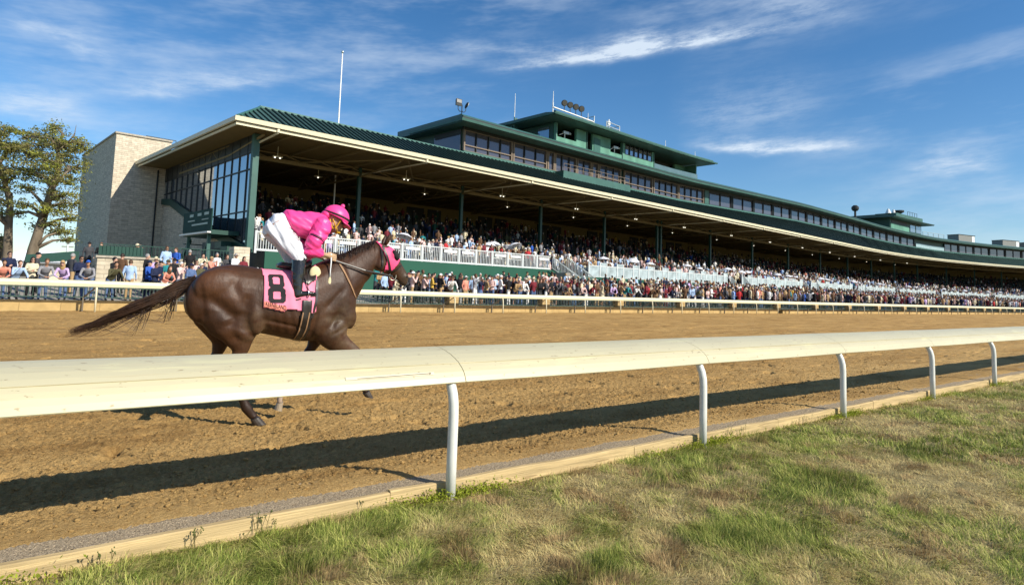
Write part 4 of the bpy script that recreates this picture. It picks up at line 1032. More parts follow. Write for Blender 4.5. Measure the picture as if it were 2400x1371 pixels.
# ------------------------------------------------------------------ stone terrace at the left, ramp parapet, far things
M_wallst = brick_mat('pale_limestone', (.62, .55, .42), (.54, .47, .35), (.42, .36, .27), .7, .2, .9, .6, msize=.016)
t = thing('garden_terrace', (5, 38, .9), 'pale stone terrace with a dark green railing below the limestone tower', 'terrace')
mb = MB(); mb.box((2.05, 36.5, .3), (8.4, 37.0, 2.32)); mb.box((2.05, 37.0, .3), (2.5, 44, 2.32)); mb.box((2.5, 37, .3), (8.4, 44, 1.45)); mb.build('wall', M_wallst, t)
mb = MB(); mb.box((1.98, 36.42, 2.32), (8.45, 37.08, 2.42)); mb.build('coping', bpy.data.materials['coping_stone'], t)
pickets('railing', (2.1, 36.75, 2.42), (8.3, 36.75, 2.42), .02, .58, t, M_green, .16, .014)
mb = MB(); mb.box((2.1, 36.78, 2.46), (4.0, 36.80, 2.92)); mb.build('solid_panel', M_green, t)
t = thing('ramp_parapet', (.2, 38, 1), 'dark green solid parapet on a shaded stone ramp left of the pale terrace', 'parapet')
mb = MB(); mb.hexa([(-.75, 38, 1.95), (1.35, 38, 2.12), (1.35, 38.12, 2.12), (-.75, 38.12, 1.95), (-.75, 38, 2.32), (1.35, 38, 2.62), (1.35, 38.12, 2.62), (-.75, 38.12, 2.32)]); mb.build('panel', M_green, t)
mb = MB(); mb.box((-.6, 38.6, .3), (2.0, 39.0, 1.95)); mb.build('wall', M_stone, t); mb = MB(); mb.box((1.35, 37.9, .3), (1.7, 38.3, 2.0)); mb.build('pier', M_wallst, t)
t = thing('entrance_steps', (6.2, 35.2, .8), 'broad concrete steps at the right end of the pale stone terrace', 'steps')
mb = MB(); mb.box((4.0, 34.9, .3), (9.0, 36.5, 1.22)); mb.box((4.0, 34.3, .3), (9.0, 34.9, 1.0)); mb.build('treads', M_conc, t)
t = thing('stage_kerb', (7, 34, .8), 'dark recessed doorway block beside the entrance steps', 'wall'); mb = MB(); mb.box((8.45, 37.2, .3), (9.3, 38.4, 3.3)); mb.build('block', M_stone, t)
X, Y, Z = survey(158, 585, 140)
t = thing('utility_pole', (X, Y, 0), 'slim grey utility pole far off beside the limestone tower', 'pole'); mb = MB(); mb.tube([(X, Y, -.3), (X, Y, 8.2)], [.22, .15], 8); mb.build('pole', M_sgn, t); mb = MB(); mb.box((X - .9, Y - .1, 6.2), (X + .9, Y + .1, 6.4)); mb.box((X - .35, Y - .3, 6.9), (X + .35, Y + .3, 8.0)); mb.build('crossarm', M_ac, t)
X, Y, Z = survey(95, 600, 260)
t = thing('marquee', (X, Y, 0), 'low white peaked marquee far off behind the crowd', 'tent'); mb = MB(); w_ = 11
mb.hexa([(X - w_, Y, 0), (X + w_, Y, 0), (X + w_, Y + 12, 0), (X - w_, Y + 12, 0), (X - w_, Y, 5), (X + w_, Y, 5), (X + w_, Y + 12, 5), (X - w_, Y + 12, 5)]); mb.build('wall', M_canvas, t)
mb = MB(); mb.add([(X - w_ - .5, Y - .5, 5), (X + w_ + .5, Y - .5, 5), (X + w_ + .5, Y + 12.5, 5), (X - w_ - .5, Y + 12.5, 5), (X - w_ * .5, Y + 6, 8.6), (X + w_ * .5, Y + 6, 8.6)], [(0, 1, 5, 4), (1, 2, 5), (2, 3, 4, 5), (3, 0, 4)]); mb.build('roof', M_canvas, t)
# ------------------------------------------------------------------ trees
M_leaf = attr_mat('leaf', .7, .2, .42)
M_bark = mat('bark', (.17, .135, .095), .95, .1, var=.4, scale=3, bump=.9, bscale=9, stretch=(1, 1, .3))
def tree(name, label, base_px, trunk_px, clumps, Y, seed, fork=None, wrap=True, r0=.42, dens=1.0):
    rs = np.random.default_rng(seed); b = survey(*base_px, Y)
    t = thing(name, (b[0], Y, .3), label, 'tree', None)
    pt = [np.array(survey(px, py, Y + dy)) for px, py, dy in trunk_px]
    pt[0][2] = .3
    mb = MB(); n = len(pt); mb.tube(pt, [r0 * (1.15 - .8 * i / (n - 1)) for i in range(n)], 12)
    cl = [(np.array(survey(px, py, Y + dy)), rad * .0293 * Y / 55) for px, py, rad, dy in clumps]
    if fork:
        fp_ = [np.array(survey(px, py, Y + dy)) for px, py, dy in fork]; mb.tube(fp_, [r0 * .6, r0 * .5, r0 * .35, r0 * .2][:len(fp_)], 10); pt2 = pt + fp_
    else: pt2 = pt
    for c, rr in cl:      # limbs reach from the nearest lower trunk point into each clump
        cand = [p for p in pt2 if p[2] < c[2] - .2] or pt2[1:2]
        p = min(cand, key=lambda q: np.linalg.norm(q - c)); mid = (p + c) / 2 + np.array([rs.normal(0, .25), rs.normal(0, .25), .25])
        mb.tube([p, mid, c], [.16, .09, .03], 7)
        for k in range(5):
            e = c + rs.normal(0, rr * .55, 3); mb.tube([c + (p - c) * .25 * rs.random(), (c + e) / 2 + rs.normal(0, .1, 3), e], [.05, .035, .012], 5)
    tr = mb.build('trunk', M_bark, t, smooth=True)
    if wrap:
        mb = MB(); k = 1.9; d = (pt[1] - pt[0]); f = min(1, k / max(.1, d[2])); mb.tube([pt[0], pt[0] + d * f * .5, pt[0] + d * f], [r0 * 1.22, r0 * 1.17, r0 * 1.10], 12); mb.build('dark_band', mat('trunk_dark', (.03, .026, .022), .9) if 'trunk_dark' not in bpy.data.materials else bpy.data.materials['trunk_dark'], tr)
    P, S_, Cc = [], [], []
    for c, rr in cl:
        ns = int(15 * rr * rr * dens) + 7
        d = rs.normal(0, 1, (ns, 3)); d /= np.linalg.norm(d, axis=1)[:, None]; rad = rr * rs.random(ns) ** .45
        sub = c + d * rad[:, None] * np.array([1.1, 1.1, .75])
        for q in sub:
            k = rs.integers(18, 42); pos = q + rs.normal(0, 1, (k, 3)) * np.array([.26, .26, .09]) * rs.uniform(.7, 1.3)
            hue = rs.random(); base = np.array([.33, .285, .10]) * (1 - hue) + np.array([.19, .225, .062]) * hue
            if rs.random() < .14: base = np.array([.36, .38, .07])
            P.append(pos); Cc.append(base[None] * rs.uniform(.65, 1.35, (k, 1)))
    P = np.concatenate(P); C = np.concatenate(Cc)
    V, Q, C4 = leafy(len(P), P[:, 0], P[:, 1], P[:, 2], .092, C, .7)
    o = np_mesh('crown', V - np.array([b[0], Y, .3]), Q, C4, mats=[M_leaf]); o.parent = t
    return t
tree('broadleaf_tree', 'leaning olive green tree beside the limestone tower', (58, 640), [(58, 642, 0), (78, 585, 0), (93, 535, .3), (108, 487, .5), (122, 440, 0), (138, 395, -.5), (135, 350, -.5)],
     [(60, 318, 22, 1), (88, 340, 40, 0), (122, 322, 42, 2), (128, 296, 16, 0), (152, 340, 42, -1), (178, 350, 30, 1), (192, 336, 18, 0), (100, 375, 46, -2), (150, 378, 46, 2), (60, 362, 36, 1), (182, 395, 26, 0), (128, 410, 38, -2), (165, 428, 30, 1), (92, 415, 26, 2), (60, 398, 32, 2), (150, 458, 28, -1), (172, 478, 20, 1), (120, 455, 26, 2), (62, 440, 18, 1), (50, 478, 16, 0), (38, 500, 12, 1), (110, 488, 20, -1), (142, 492, 24, 0), (165, 512, 16, 1), (118, 525, 18, 0), (150, 540, 18, 0), (128, 545, 13, 1), (88, 530, 13, 1), (160, 560, 9, 0), (30, 350, 26, 2)],
     56, 3, fork=[(100, 510, .4), (112, 470, -.6), (130, 430, -1.2), (160, 400, -1.0)], r0=.33)
tree('broadleaf_tree', 'olive green tree cut by the left edge of the picture', (16, 640), [(14, 642, 0), (18, 590, 0), (20, 530, 0), (24, 480, 0), (12, 430, .3), (-8, 390, 0)],
     [(12, 302, 20, 0), (-10, 325, 40, 0), (18, 350, 34, 1), (-40, 350, 60, 0), (12, 392, 36, -1), (-30, 420, 50, 1), (30, 408, 22, 2), (8, 440, 22, 0), (-8, 470, 26, 0), (2, 500, 16, 1), (-40, 500, 40, 0)], 58, 5, r0=.30)
tree('broadleaf_tree', 'small tan leaved tree low at the left edge', (-4, 640), [(-4, 645, 0), (-2, 600, 0), (2, 570, 0), (4, 556, 0)], [(2, 560, 9, 0), (-6, 575, 14, 0)], 64, 9, wrap=False, r0=.3)
# ------------------------------------------------------------------ racehorse in local (h along, l toward the grass side, z up)
HA = np.array([1.8, 6.73]); HD = np.array([1, -.14]); HD /= np.linalg.norm(HD); HN = np.array([HD[1], -HD[0]])
def H(h, l, z): q = HA + HD * h + HN * l; return Vector((q[0], q[1], z))
def toH(V):  # (n,3) world -> h,l,z
    q = V[:, :2] - HA; return q @ HD, q @ HN, V[:, 2]
def ringH(top, bot, w, n=20, e=2.3, l0=0.0, drop=0.0):
    """closed ring between a top and a bottom profile point (h,z), half width w sideways; drop moves the widest level down"""
    t = np.array(top); b_ = np.array(bot); c = (t + b_) / 2; r = (t - b_) / 2; out = []
    for j in range(n):
        a = 2 * math.pi * j / n; ca, sa = math.cos(a), math.sin(a)
        u = math.copysign(abs(ca) ** (2 / e), ca); v = math.copysign(abs(sa) ** (2 / e), sa)
        ww = w * (1 - drop * u * .5)
        p = c + r * u; out.append(H(p[0], l0 + ww * v, p[1]))
    return out
hb = MB()
trunk = [((-.692, 1.29), (-.685, 1.22), .05), ((-.665, 1.40), (-.665, 1.15), .15), ((-.61, 1.49), (-.60, 1.08), .21), ((-.53, 1.568), (-.52, 1.03), .25), ((-.427, 1.618), (-.42, .99), .277), ((-.32, 1.643), (-.31, .97), .287),
         ((-.2, 1.645), (-.18, .955), .287), ((-.076, 1.628), (-.06, .948), .282), ((.038, 1.611), (.034, .946), .284), ((.15, 1.612), (.14, .925), .294), ((.28, 1.618), (.25, .897), .302), ((.40, 1.63), (.36, .875), .300),
         ((.52, 1.672), (.46, .858), .285), ((.64, 1.735), (.58, .862), .265), ((.74, 1.775), (.68, .885), .245), ((.83, 1.76), (.78, .93), .235), ((.90, 1.66), (.87, .985), .215), ((.965, 1.50), (.945, 1.06), .175), ((1.0, 1.38), (.99, 1.15), .10)]
hb.rings([ringH(t, b_, w_, e=2.35, drop=.22) for t, b_, w_ in trunk])
neck = [((.60, 1.70), (.95, 1.10), .205), ((.70, 1.765), (.985, 1.235), .185), ((.80, 1.785), (1.02, 1.325), .155), ((.90, 1.825), (1.062, 1.405), .125), ((1.0, 1.885), (1.10, 1.49), .105), ((1.08, 1.925), (1.150, 1.545), .096), ((1.15, 1.955), (1.180, 1.600), .090), ((1.215, 1.975), (1.19, 1.66), .085), ((1.26, 1.965), (1.235, 1.67), .08)]
hb.rings([ringH(t, b_, w_, e=2.0, drop=.35) for t, b_, w_ in neck])
head = [((1.20, 1.955), (1.19, 1.72), .06), ((1.235, 1.975), (1.205, 1.665), .088), ((1.315, 1.945), (1.235, 1.648), .104), ((1.40, 1.905), (1.28, 1.640), .106), ((1.448, 1.862), (1.328, 1.618), .102), ((1.49, 1.785), (1.372, 1.590), .083), ((1.538, 1.712), (1.425, 1.566), .064),
        ((1.58, 1.655), (1.472, 1.532), .054), ((1.607, 1.603), (1.512, 1.498), .054), ((1.612, 1.553), (1.552, 1.478), .046), ((1.600, 1.515), (1.575, 1.483), .025)]
hb.rings([ringH(t, b_, w_, e=2.2, n=18) for t, b_, w_ in head])
for sg in (1, -1):
    hb.ellipsoid(H(1.275, .062 * sg, 1.72), (.085, .045, .085))                  # cheek
    hb.ellipsoid(H(1.572, .046 * sg, 1.585), (.030, .016, .026))                 # nostril wing
    hb.ellipsoid(H(1.405, .088 * sg, 1.83), (.04, .028, .034))                   # brow over the eye
    hb.ellipsoid(H(1.47, .05 * sg, 1.69), (.07, .018, .02), 0, 12, 8, Matrix.Rotation(.85, 3, 'Y'))
    # muscles
    hb.ellipsoid(H(-.36, .165 * sg, 1.40), (.27, .115, .20)); hb.ellipsoid(H(-.55, .13 * sg, 1.28), (.13, .10, .22))
    hb.ellipsoid(H(.70, .165 * sg, 1.30), (.13, .072, .28), 0, 14, 10, Matrix.Rotation(.35, 3, 'Y'))
    hb.ellipsoid(H(-.05, .215 * sg, 1.14), (.095, .085, .20), 0, 16, 12, Matrix.Rotation(-.15, 3, 'Y')); hb.ellipsoid(H(-.20, .205 * sg, .98), (.17, .07, .075), 0, 16, 12, Matrix.Rotation(.5, 3, 'Y'))
    hb.ellipsoid(H(.61, .185 * sg, 1.09), (.18, .075, .17)); hb.ellipsoid(H(.84, .12 * sg, 1.17), (.15, .10, .19))
    hb.ellipsoid(H(.94, .07 * sg, 1.12), (.07, .075, .13))
    hb.ellipsoid(H(1.02, .075 * sg, 1.62), (.16, .035, .045), 0, 12, 8, Matrix.Rotation(-.75, 3, 'Y'))
    # ears
    eb = H(1.305, .055 * sg, 1.945); et = H(1.352, .085 * sg, 2.078)
    hb.tube([eb, eb.lerp(et, .35), eb.lerp(et, .7), et], [.024, .034, .024, .004], 10, side=(HN[0], HN[1], 0), rb=[.026, .026, .016, .004])
def leg(rows, l, mb=hb, n=14, mi=0, e=2.0):
    """rows: (front h,z), (rear h,z), half width, [lateral shift]"""
    rg = []
    for r in rows: rg.append([p for p in ringH(r[0], r[1], r[2], n=n, e=e, l0=l + (r[3] if len(r) > 3 else 0))])
    mb.rings(rg, mi)
# near hind (planted)
leg([((-.02, 1.42), (-.50, 1.46), .10), ((.01, 1.31), (-.58, 1.33), .130), ((.035, 1.19), (-.60, 1.19), .135), ((.024, 1.10), (-.555, 1.08), .130), ((-.004, .955), (-.455, .96), .112), ((-.048, .868), (-.34, .885), .085, -.005), ((-.072, .785), (-.232, .79), .062, -.01),
     ((-.125, .69), (-.235, .70), .046, -.01), ((-.165, .615), (-.285, .63), .046, -.01), ((-.160, .555), (-.262, .555), .044, -.01), ((-.138, .49), (-.226, .49), .040, -.01), ((-.108, .40), (-.190, .395), .036, -.01), ((-.062, .31), (-.140, .29), .036, -.01), ((-.008, .23), (-.110, .195), .044, -.01), ((.026, .17), (-.055, .135), .038, -.01), ((.056, .14), (-.020, .10), .041, -.01)], .15)
# far hind (pushed off, carried back)
leg([((-.05, 1.42), (-.55, 1.46), .10), ((-.03, 1.28), (-.63, 1.30), .125), ((-.06, 1.15), (-.63, 1.14), .125), ((-.12, 1.02), (-.575, 1.03), .112), ((-.17, .93), (-.47, .92), .09), ((-.235, .83), (-.40, .84), .066), ((-.285, .73), (-.395, .735), .048), ((-.345, .655), (-.445, .69), .046), ((-.375, .60), (-.465, .645), .042),
     ((-.44, .55), (-.495, .60), .034), ((-.51, .50), (-.555, .55), .030), ((-.575, .45), (-.62, .50), .032), ((-.60, .40), (-.665, .45), .036), ((-.62, .36), (-.675, .38), .030)], -.14)
# near fore (reaching forward)
leg([((.90, 1.10), (.55, 1.02), .10), ((.905, 1.02), (.545, .93), .112), ((.895, .945), (.575, .865), .10), ((.935, .893), (.665, .80), .08, .0), ((.99, .845), (.79, .735), .062), ((1.045, .795), (.915, .69), .050), ((1.085, .745), (.985, .675), .048), ((1.10, .68), (1.01, .64), .043), ((1.095, .61), (1.025, .595), .034), ((1.095, .52), (1.04, .515), .029), ((1.10, .43), (1.045, .425), .031), ((1.125, .385), (1.055, .37), .036), ((1.155, .345), (1.095, .325), .030), ((1.17, .325), (1.11, .30), .034)], .14)
# far fore (swept under the body)
leg([((.88, 1.10), (.55, 1.05), .10), ((.84, .99), (.55, .93), .10), ((.75, .90), (.55, .86), .085), ((.68, .80), (.54, .79), .06), ((.60, .70), (.49, .71), .048), ((.53, .64), (.435, .65), .046), ((.475, .57), (.405, .59), .040), ((.42, .48), (.36, .49), .031), ((.365, .38), (.31, .39), .030), ((.335, .30), (.27, .30), .035), ((.325, .245), (.262, .23), .031), ((.325, .20), (.268, .19), .034)], -.14)
body_me = remesh_union(hb, 'body', .0105, 16, .5, region=False)
# ------------------------------------------------------------------ coat
M_coat, nt, b = new_mat('bay_coat'); N = nt.nodes.new; Lk = nt.links.new
tcn = N('ShaderNodeTexCoord'); v = tcn.outputs['Object']
at = N('ShaderNodeAttribute'); at.attribute_name = 'Col'
n1 = ramp_node(nt, noise_node(nt, v, 2.2, 4, .55), [(.3, (.62, .58, .55)), (.7, (1.42, 1.34, 1.24))])
n2 = ramp_node(nt, noise_node(nt, v, 60, 5, .75, (1, 1, .4)), [(.3, (.76, .76, .76)), (.7, (1.24, 1.22, 1.2))])
cc = mixc(nt, 1.0, mixc(nt, 1.0, at.outputs['Color'], n1, 'MULTIPLY'), n2, 'MULTIPLY'); Lk(cc, b.inputs['Base Color'])
b.inputs['Roughness'].default_value = .48; b.inputs['Specular IOR Level'].default_value = .30
b.inputs['Sheen Weight'].default_value = 0
bp = N('ShaderNodeBump'); bp.inputs['Strength'].default_value = .55; bp.inputs['Distance'].default_value = .010
Lk(noise_node(nt, v, 16, 6, .65, (1, 1, .6)), bp.inputs['Height']); Lk(bp.outputs[0], b.inputs['Normal'])
# muscle relief: veins, ribs and folds as real displacement
nv = len(body_me.vertices); co = np.empty(nv * 3, np.float32); body_me.vertices.foreach_get('co', co); co = co.reshape(-1, 3).astype(float)
nr = np.empty(nv * 3, np.float32); body_me.vertices.foreach_get('normal', nr); nr = nr.reshape(-1, 3).astype(float)
h, l, z = toH(co); sd = np.clip(np.abs(l) / .2, 0, 1)
dsp = np.zeros(nv)
def groove(h0, z0, h1, z1, wd, dp):
    global dsp
    d = np.array([h1 - h0, z1 - z0]); ln = np.linalg.norm(d); u = d / ln
    t = np.clip((h - h0) * u[0] + (z - z0) * u[1], 0, ln); dist = np.hypot(h - h0 - t * u[0], z - z0 - t * u[1])
    edge_ = np.clip(np.minimum(t, ln - t) / (.25 * ln) + .15, 0, 1)
    dsp += -dp * np.exp(-(dist / wd) ** 2) * sd * edge_
groove(-.13, 1.36, -.16, 1.10, .045, .020); groove(-.50, 1.32, -.16, 1.06, .060, .034); groove(-.30, 1.10, -.20, .86, .06, .022); groove(-.30, 1.52, -.16, 1.20, .04, .010); groove(-.56, 1.45, -.50, 1.05, .03, .012)
groove(.02, 1.10, .45, 1.00, .022, .014); groove(.55, 1.22, .50, .90, .028, .014); groove(.84, 1.45, .62, 1.20, .03, .012); groove(.80, 1.22, .70, 1.0, .03, .014); groove(.92, 1.05, .70, .93, .02, .008)
groove(1.06, 1.47, .92, 1.35, .03, .014); groove(.82, 1.72, 1.05, 1.86, .025, .007); groove(1.235, 1.93, 1.195, 1.68, .02, .010)
groove(1.50, 1.72, 1.40, 1.60, .014, .006); groove(1.585, 1.515, 1.51, 1.555, .006, .008)
rib = np.sin((h + .25 * z) * 75) * .0022 * np.exp(-((h - .28) / .22) ** 2) * np.exp(-((z - 1.10) / .22) ** 2); dsp += rib * sd
co2 = co + nr * dsp[:, None]
body_me.vertices.foreach_set('co', co2.astype(np.float32).ravel()); body_me.update()
# bay colouring: black points on legs, ears and muzzle, dusty lower shoulder and stifle
base = np.array([.044, .0200, .0098]); dark = np.array([.012, .009, .008]); dust = np.array([.105, .074, .044])
C = np.tile(base, (nv, 1))
warm = np.array([.066, .0280, .0115])
k = np.clip(fbm(h * 3, z * 3 + 4, 3) * .8 + .4, 0, 1)[:, None]; C = C * (1 - k) + warm * k
kl = np.clip((.72 - z) / .25, 0, 1) * .55; C = C * (1 - kl[:, None]) + dark * kl[:, None]
kd = np.exp(-((h - .80) / .20) ** 2 - ((z - 1.08) / .2) ** 2) * .75 + np.exp(-((h + .02) / .12) ** 2 - ((z - 1.0) / .2) ** 2) * .7 + np.exp(-((h - .95) / .12) ** 2 - ((z - .86) / .1) ** 2) * .7
kd = np.clip(kd * np.clip(.65 + fbm(h * 9, z * 14, 3) * 1.3, 0, 1.2), 0, .85); C = C * (1 - kd[:, None]) + dust * kd[:, None]
km = np.clip((h - 1.45) / .1, 0, 1) * .65; C = C * (1 - km[:, None]) + np.array([.060, .045, .028]) * km[:, None]
ke = np.clip((z - 2.0) / .05, 0, 1) * .4; C = C * (1 - ke[:, None]) + dark * ke[:, None]
ks_ = ((np.abs(l + .14) < .1) & (z < .36) & (h > .2) & (h < .45)).astype(float); C = C * (1 - ks_[:, None]) + np.array([.42, .34, .28]) * ks_[:, None]
at_ = body_me.color_attributes.new('Col', 'FLOAT_COLOR', 'POINT'); c4 = np.ones((nv, 4), np.float32); c4[:, :3] = C; at_.data.foreach_set('color', c4.ravel())
HB = H(.1, 0, .05)
horse = thing('racehorse', HB, 'dark bay racehorse galloping in pink blinker hood and pink saddle cloth numbered 8', 'horse')
def cen(me, o=HB): me.transform(Matrix.Translation(-o)); return me
bvh = BVHTree.FromPolygons([Vector(p) for p in co2], [p.vertices[:] for p in body_me.polygons])
body = add_obj('body', cen(body_me), M_coat, horse)
M_hoof = mat('hoof', (.045, .034, .026), .5, .4, var=.25, scale=20); M_hoofl = mat('pale_hoof', (.32, .25, .17), .5, .4, var=.2, scale=20)
def hoof(cor, toe, heel, l, w, mt):
    mb = MB(); rg = []
    (cf, cr_), (tf, tz), (hf, hz) = cor, toe, heel
    rg.append(ringH(cf, cr_, w * .82, n=14, l0=l)); rg.append(ringH(((cf[0] + tf) / 2, (cf[1] + tz) / 2), ((cr_[0] + hf) / 2, (cr_[1] + hz) / 2), w * .95, n=14, l0=l)); rg.append(ringH((tf, tz), (hf, hz), w, n=14, l0=l))
    mb.rings(rg); mb.build('hoof', mt, horse, smooth=False)
hoof(((.062, .130), (-.018, .100)), (.135, .048), (.006, .050), .14, .056, M_hoof)
hoof(((-.615, .375), (-.68, .395)), (-.70, .295), (-.745, .375), -.14, .054, M_hoof)
hoof(((1.18, .330), (1.105, .30)), (1.225, .245), (1.135, .262), .14, .052, M_hoof)
hoof(((.332, .21), (.262, .195)), (.325, .112), (.245, .135), -.14, .052, M_hoofl)

def cast(h, z, side=1, off=.006):
    """drop a point sideways onto the horse's skin"""
    o = H(h, side * 1.2, z); d = Vector((-HN[0] * side, -HN[1] * side, 0)); hit = bvh.ray_cast(o, d)
    if hit[0] is None:
        hit = bvh.find_nearest(H(h, side * .02, z)); 
    return hit[0] + Vector((HN[0] * side, HN[1] * side, 0)) * off, hit[1]
def in_poly(x, y, poly):
    c = False; n = len(poly); j = n - 1
    for i in range(n):
        if (poly[i][1] > y) != (poly[j][1] > y) and x < (poly[j][0] - poly[i][0]) * (y - poly[i][1]) / (poly[j][1] - poly[i][1]) + poly[i][0]: c = not c
        j = i
    return c
def skin_patch(test, off, grow=None):
    """a piece of fabric cut to the body: the skin faces inside an outline, lifted along their normals"""
    me = body_me; idx = {}; V = []; Fs = []
    bm_ = me
    for p in me.polygons:
        c = p.center + HB
        q = np.array([c[:]]); hh, ll, zz = toH(q)
        if test(hh[0], ll[0], zz[0]):
            f = []
            for vi in p.vertices:
                if vi not in idx:
                    vv = me.vertices[vi]; idx[vi] = len(V); V.append(vv.co + HB + vv.normal * off)
                f.append(idx[vi])
            Fs.append(tuple(f))
    mb = MB(); mb.add(V, Fs); return mb
def solid(o, t=.005):
    m_ = o.modifiers.new('thick', 'SOLIDIFY'); m_.thickness = t; m_.offset = 1; return o
def strap(pts, wd, name, mt, parent, side=1, off=.006, free=False, th=.004):
    """leather strap lying on the skin along (h,z) points"""
    P = []
    for (h0, z0), (h1, z1) in zip(pts[:-1], pts[1:]):
        n = max(2, int(math.hypot(h1 - h0, z1 - z0) / .012))
        for i in range(n): P.append((h0 + (h1 - h0) * i / n, z0 + (z1 - z0) * i / n))
    P.append(pts[-1]); W = [cast(h_, z_, side, off) for h_, z_ in P]
    mb = MB(); V = []
    for i, (p, nrm) in enumerate(W):
        t = (W[min(i + 1, len(W) - 1)][0] - W[max(i - 1, 0)][0]).normalized(); s_ = t.cross(nrm).normalized() * wd / 2
        V += [p - s_, p + s_, p + s_ + nrm * th, p - s_ + nrm * th]
    n = len(W); Fs = []
    for i in range(n - 1):
        for j in range(4): Fs.append((i * 4 + j, i * 4 + (j + 1) % 4, (i + 1) * 4 + (j + 1) % 4, (i + 1) * 4 + j))
    mb.add(V, Fs); return mb
M_pink = mat('pink_cloth', (.90, .25, .36), .75, .2, var=.05, scale=6); M_hot = mat('pink_silk', (.95, .065, .28), .42, .4, var=.06, scale=5); M_hood = mat('pink_hood', (.90, .085, .22), .55, .35, var=.06, scale=9)
M_blk = mat('black_ink', (.022, .020, .020), .7, .2, var=0); M_leather = mat('dark_leather', (.022, .016, .012), .35, .5, var=.2, scale=30); M_tanl = mat('tan_strap', (.30, .17, .085), .6, .3, var=.12, scale=30)
M_creamp = mat('cream_pad', (.66, .57, .33), .7, .3, var=.08); M_steel = mat('steel', (.55, .55, .53), .22, .5, .95, var=0); M_red = mat('orange_cloth', (.80, .20, .10), .7, .2)
# blinker hood with eye cups
hoodp = [(1.185, 2.00), (1.26, 1.925), (1.275, 1.905), (1.335, 1.905), (1.375, 1.96), (1.47, 1.90), (1.525, 1.80), (1.478, 1.775), (1.435, 1.71), (1.386, 1.655), (1.30, 1.64), (1.295, 1.67), (1.315, 1.765), (1.262, 1.88)]
hood = solid(skin_patch(lambda h_, l_, z_: in_poly(h_, z_, hoodp), .006).build('blinker_hood', M_hood, horse, smooth=True))
for sg in (1, -1):
    mb = MB(); c = np.array([1.415, 1.825]); u = np.array([.50, -.866]); n_ = np.array([.866, .50])
    rg = []
    for f, out in ((1.0, .0), (1.02, .012), (.95, .026), (.78, .036), (.45, .042)):
        ring = []
        for j in range(20):
            a = 2 * math.pi * j / 20; q = c + u * math.cos(a) * .062 * f + n_ * math.sin(a) * .036 * f + n_ * out * .20
            ring.append(H(q[0], sg * (.088 + out), q[1]))
        rg.append(ring if sg > 0 else ring[::-1])
    mb.rings(rg); mb.build('eye_cup', M_blk, hood, smooth=True)
strap([(1.246, 1.915), (1.262, 1.80), (1.268, 1.70), (1.235, 1.648)], .020, '', None, None).build('throat_lash', M_leather, horse)
strap([(1.262, 1.925), (1.30, 1.84), (1.335, 1.74), (1.362, 1.655), (1.378, 1.625)], .022, '', None, None, off=.013).build('cheek_strap', M_leather, horse)
strap([(1.305, 1.655), (1.38, 1.64), (1.445, 1.665), (1.50, 1.715)], .018, '', None, None, off=.012).build('nose_band', M_leather, horse)
bit = cast(1.408, 1.588, 1, .014)[0]; mb = MB()
mb.tube([bit + Vector((HD[0] * math.cos(a) * .040, HD[1] * math.cos(a) * .040, math.sin(a) * .046)) for a in np.linspace(0, 2 * math.pi, 25)], .0075, 8, cap=False); mb.build('bit_ring', mat('brass_ring', (.50, .44, .32), .3, .5, .8, var=0), horse, smooth=True)
strap([(1.375, 1.575), (1.43, 1.545), (1.50, 1.52), (1.55, 1.50)], .016, '', None, None, off=.006).build('chin_strap', M_leather, horse)
for sg in (1, -1):
    mb = MB(); c0 = cast(1.579, 1.588, sg, -.001)[0]; mb.ellipsoid(c0, (.016, .008, .011)); mb.build('nostril', M_blk, horse)
# ears dark inside
# mane: dark strands lying over the crest
def strands(specs, mt, name, parent, n=3):
    mb = MB()
    for pth, r0_, r1_ in specs: mb.tube(pth, [r0_ + (r1_ - r0_) * (i / (len(pth) - 1)) ** 1.2 for i in range(len(pth))], n, cap=False)
    return mb.build(name, mt, parent, smooth=True)
M_hair = mat('black_mane', (.030, .016, .010), .38, .5, var=.35, scale=14)
M_tailh = mat('brown_tail', (.046, .022, .011), .5, .35, var=.6, scale=9)
crest = [(.74, 1.775), (.80, 1.787), (.90, 1.828), (1.0, 1.888), (1.08, 1.928), (1.15, 1.957), (1.21, 1.975)]
ms = []
for i in range(330):
    t = R.random(); k = t * (len(crest) - 1); a = int(min(k, len(crest) - 2)); f = k - a
    h0 = crest[a][0] * (1 - f) + crest[a + 1][0] * f; z0 = crest[a][1] * (1 - f) + crest[a + 1][1] * f
    ln = R.uniform(.05, .10); bk = R.uniform(.01, .06); sd_ = -1 if R.random() < .45 else 1
    l1 = sd_ * R.uniform(.05, .085)
    up_ = R.uniform(.002, .016)
    ms.append(([H(h0, sd_ * .004, z0 - .012), H(h0 - bk * .3, l1 * .35, z0 + up_), H(h0 - bk * .7, l1 * .8, z0 - ln * .3), H(h0 - bk, l1 + sd_ * .012, z0 - ln)], .0045, .001))
for i in range(60):   # loose tuft over the withers
    h0 = R.uniform(.74, .80); ms.append(([H(h0, R.uniform(-.03, .03), 1.765), H(h0 + R.uniform(-.01, .02), R.uniform(-.03, .03), 1.80 + R.uniform(0, .03)), H(h0 - R.uniform(.0, .05), R.uniform(-.05, .05), 1.80 + R.uniform(-.02, .03))], .004, .001))
strands(ms, M_hair, 'mane', horse)
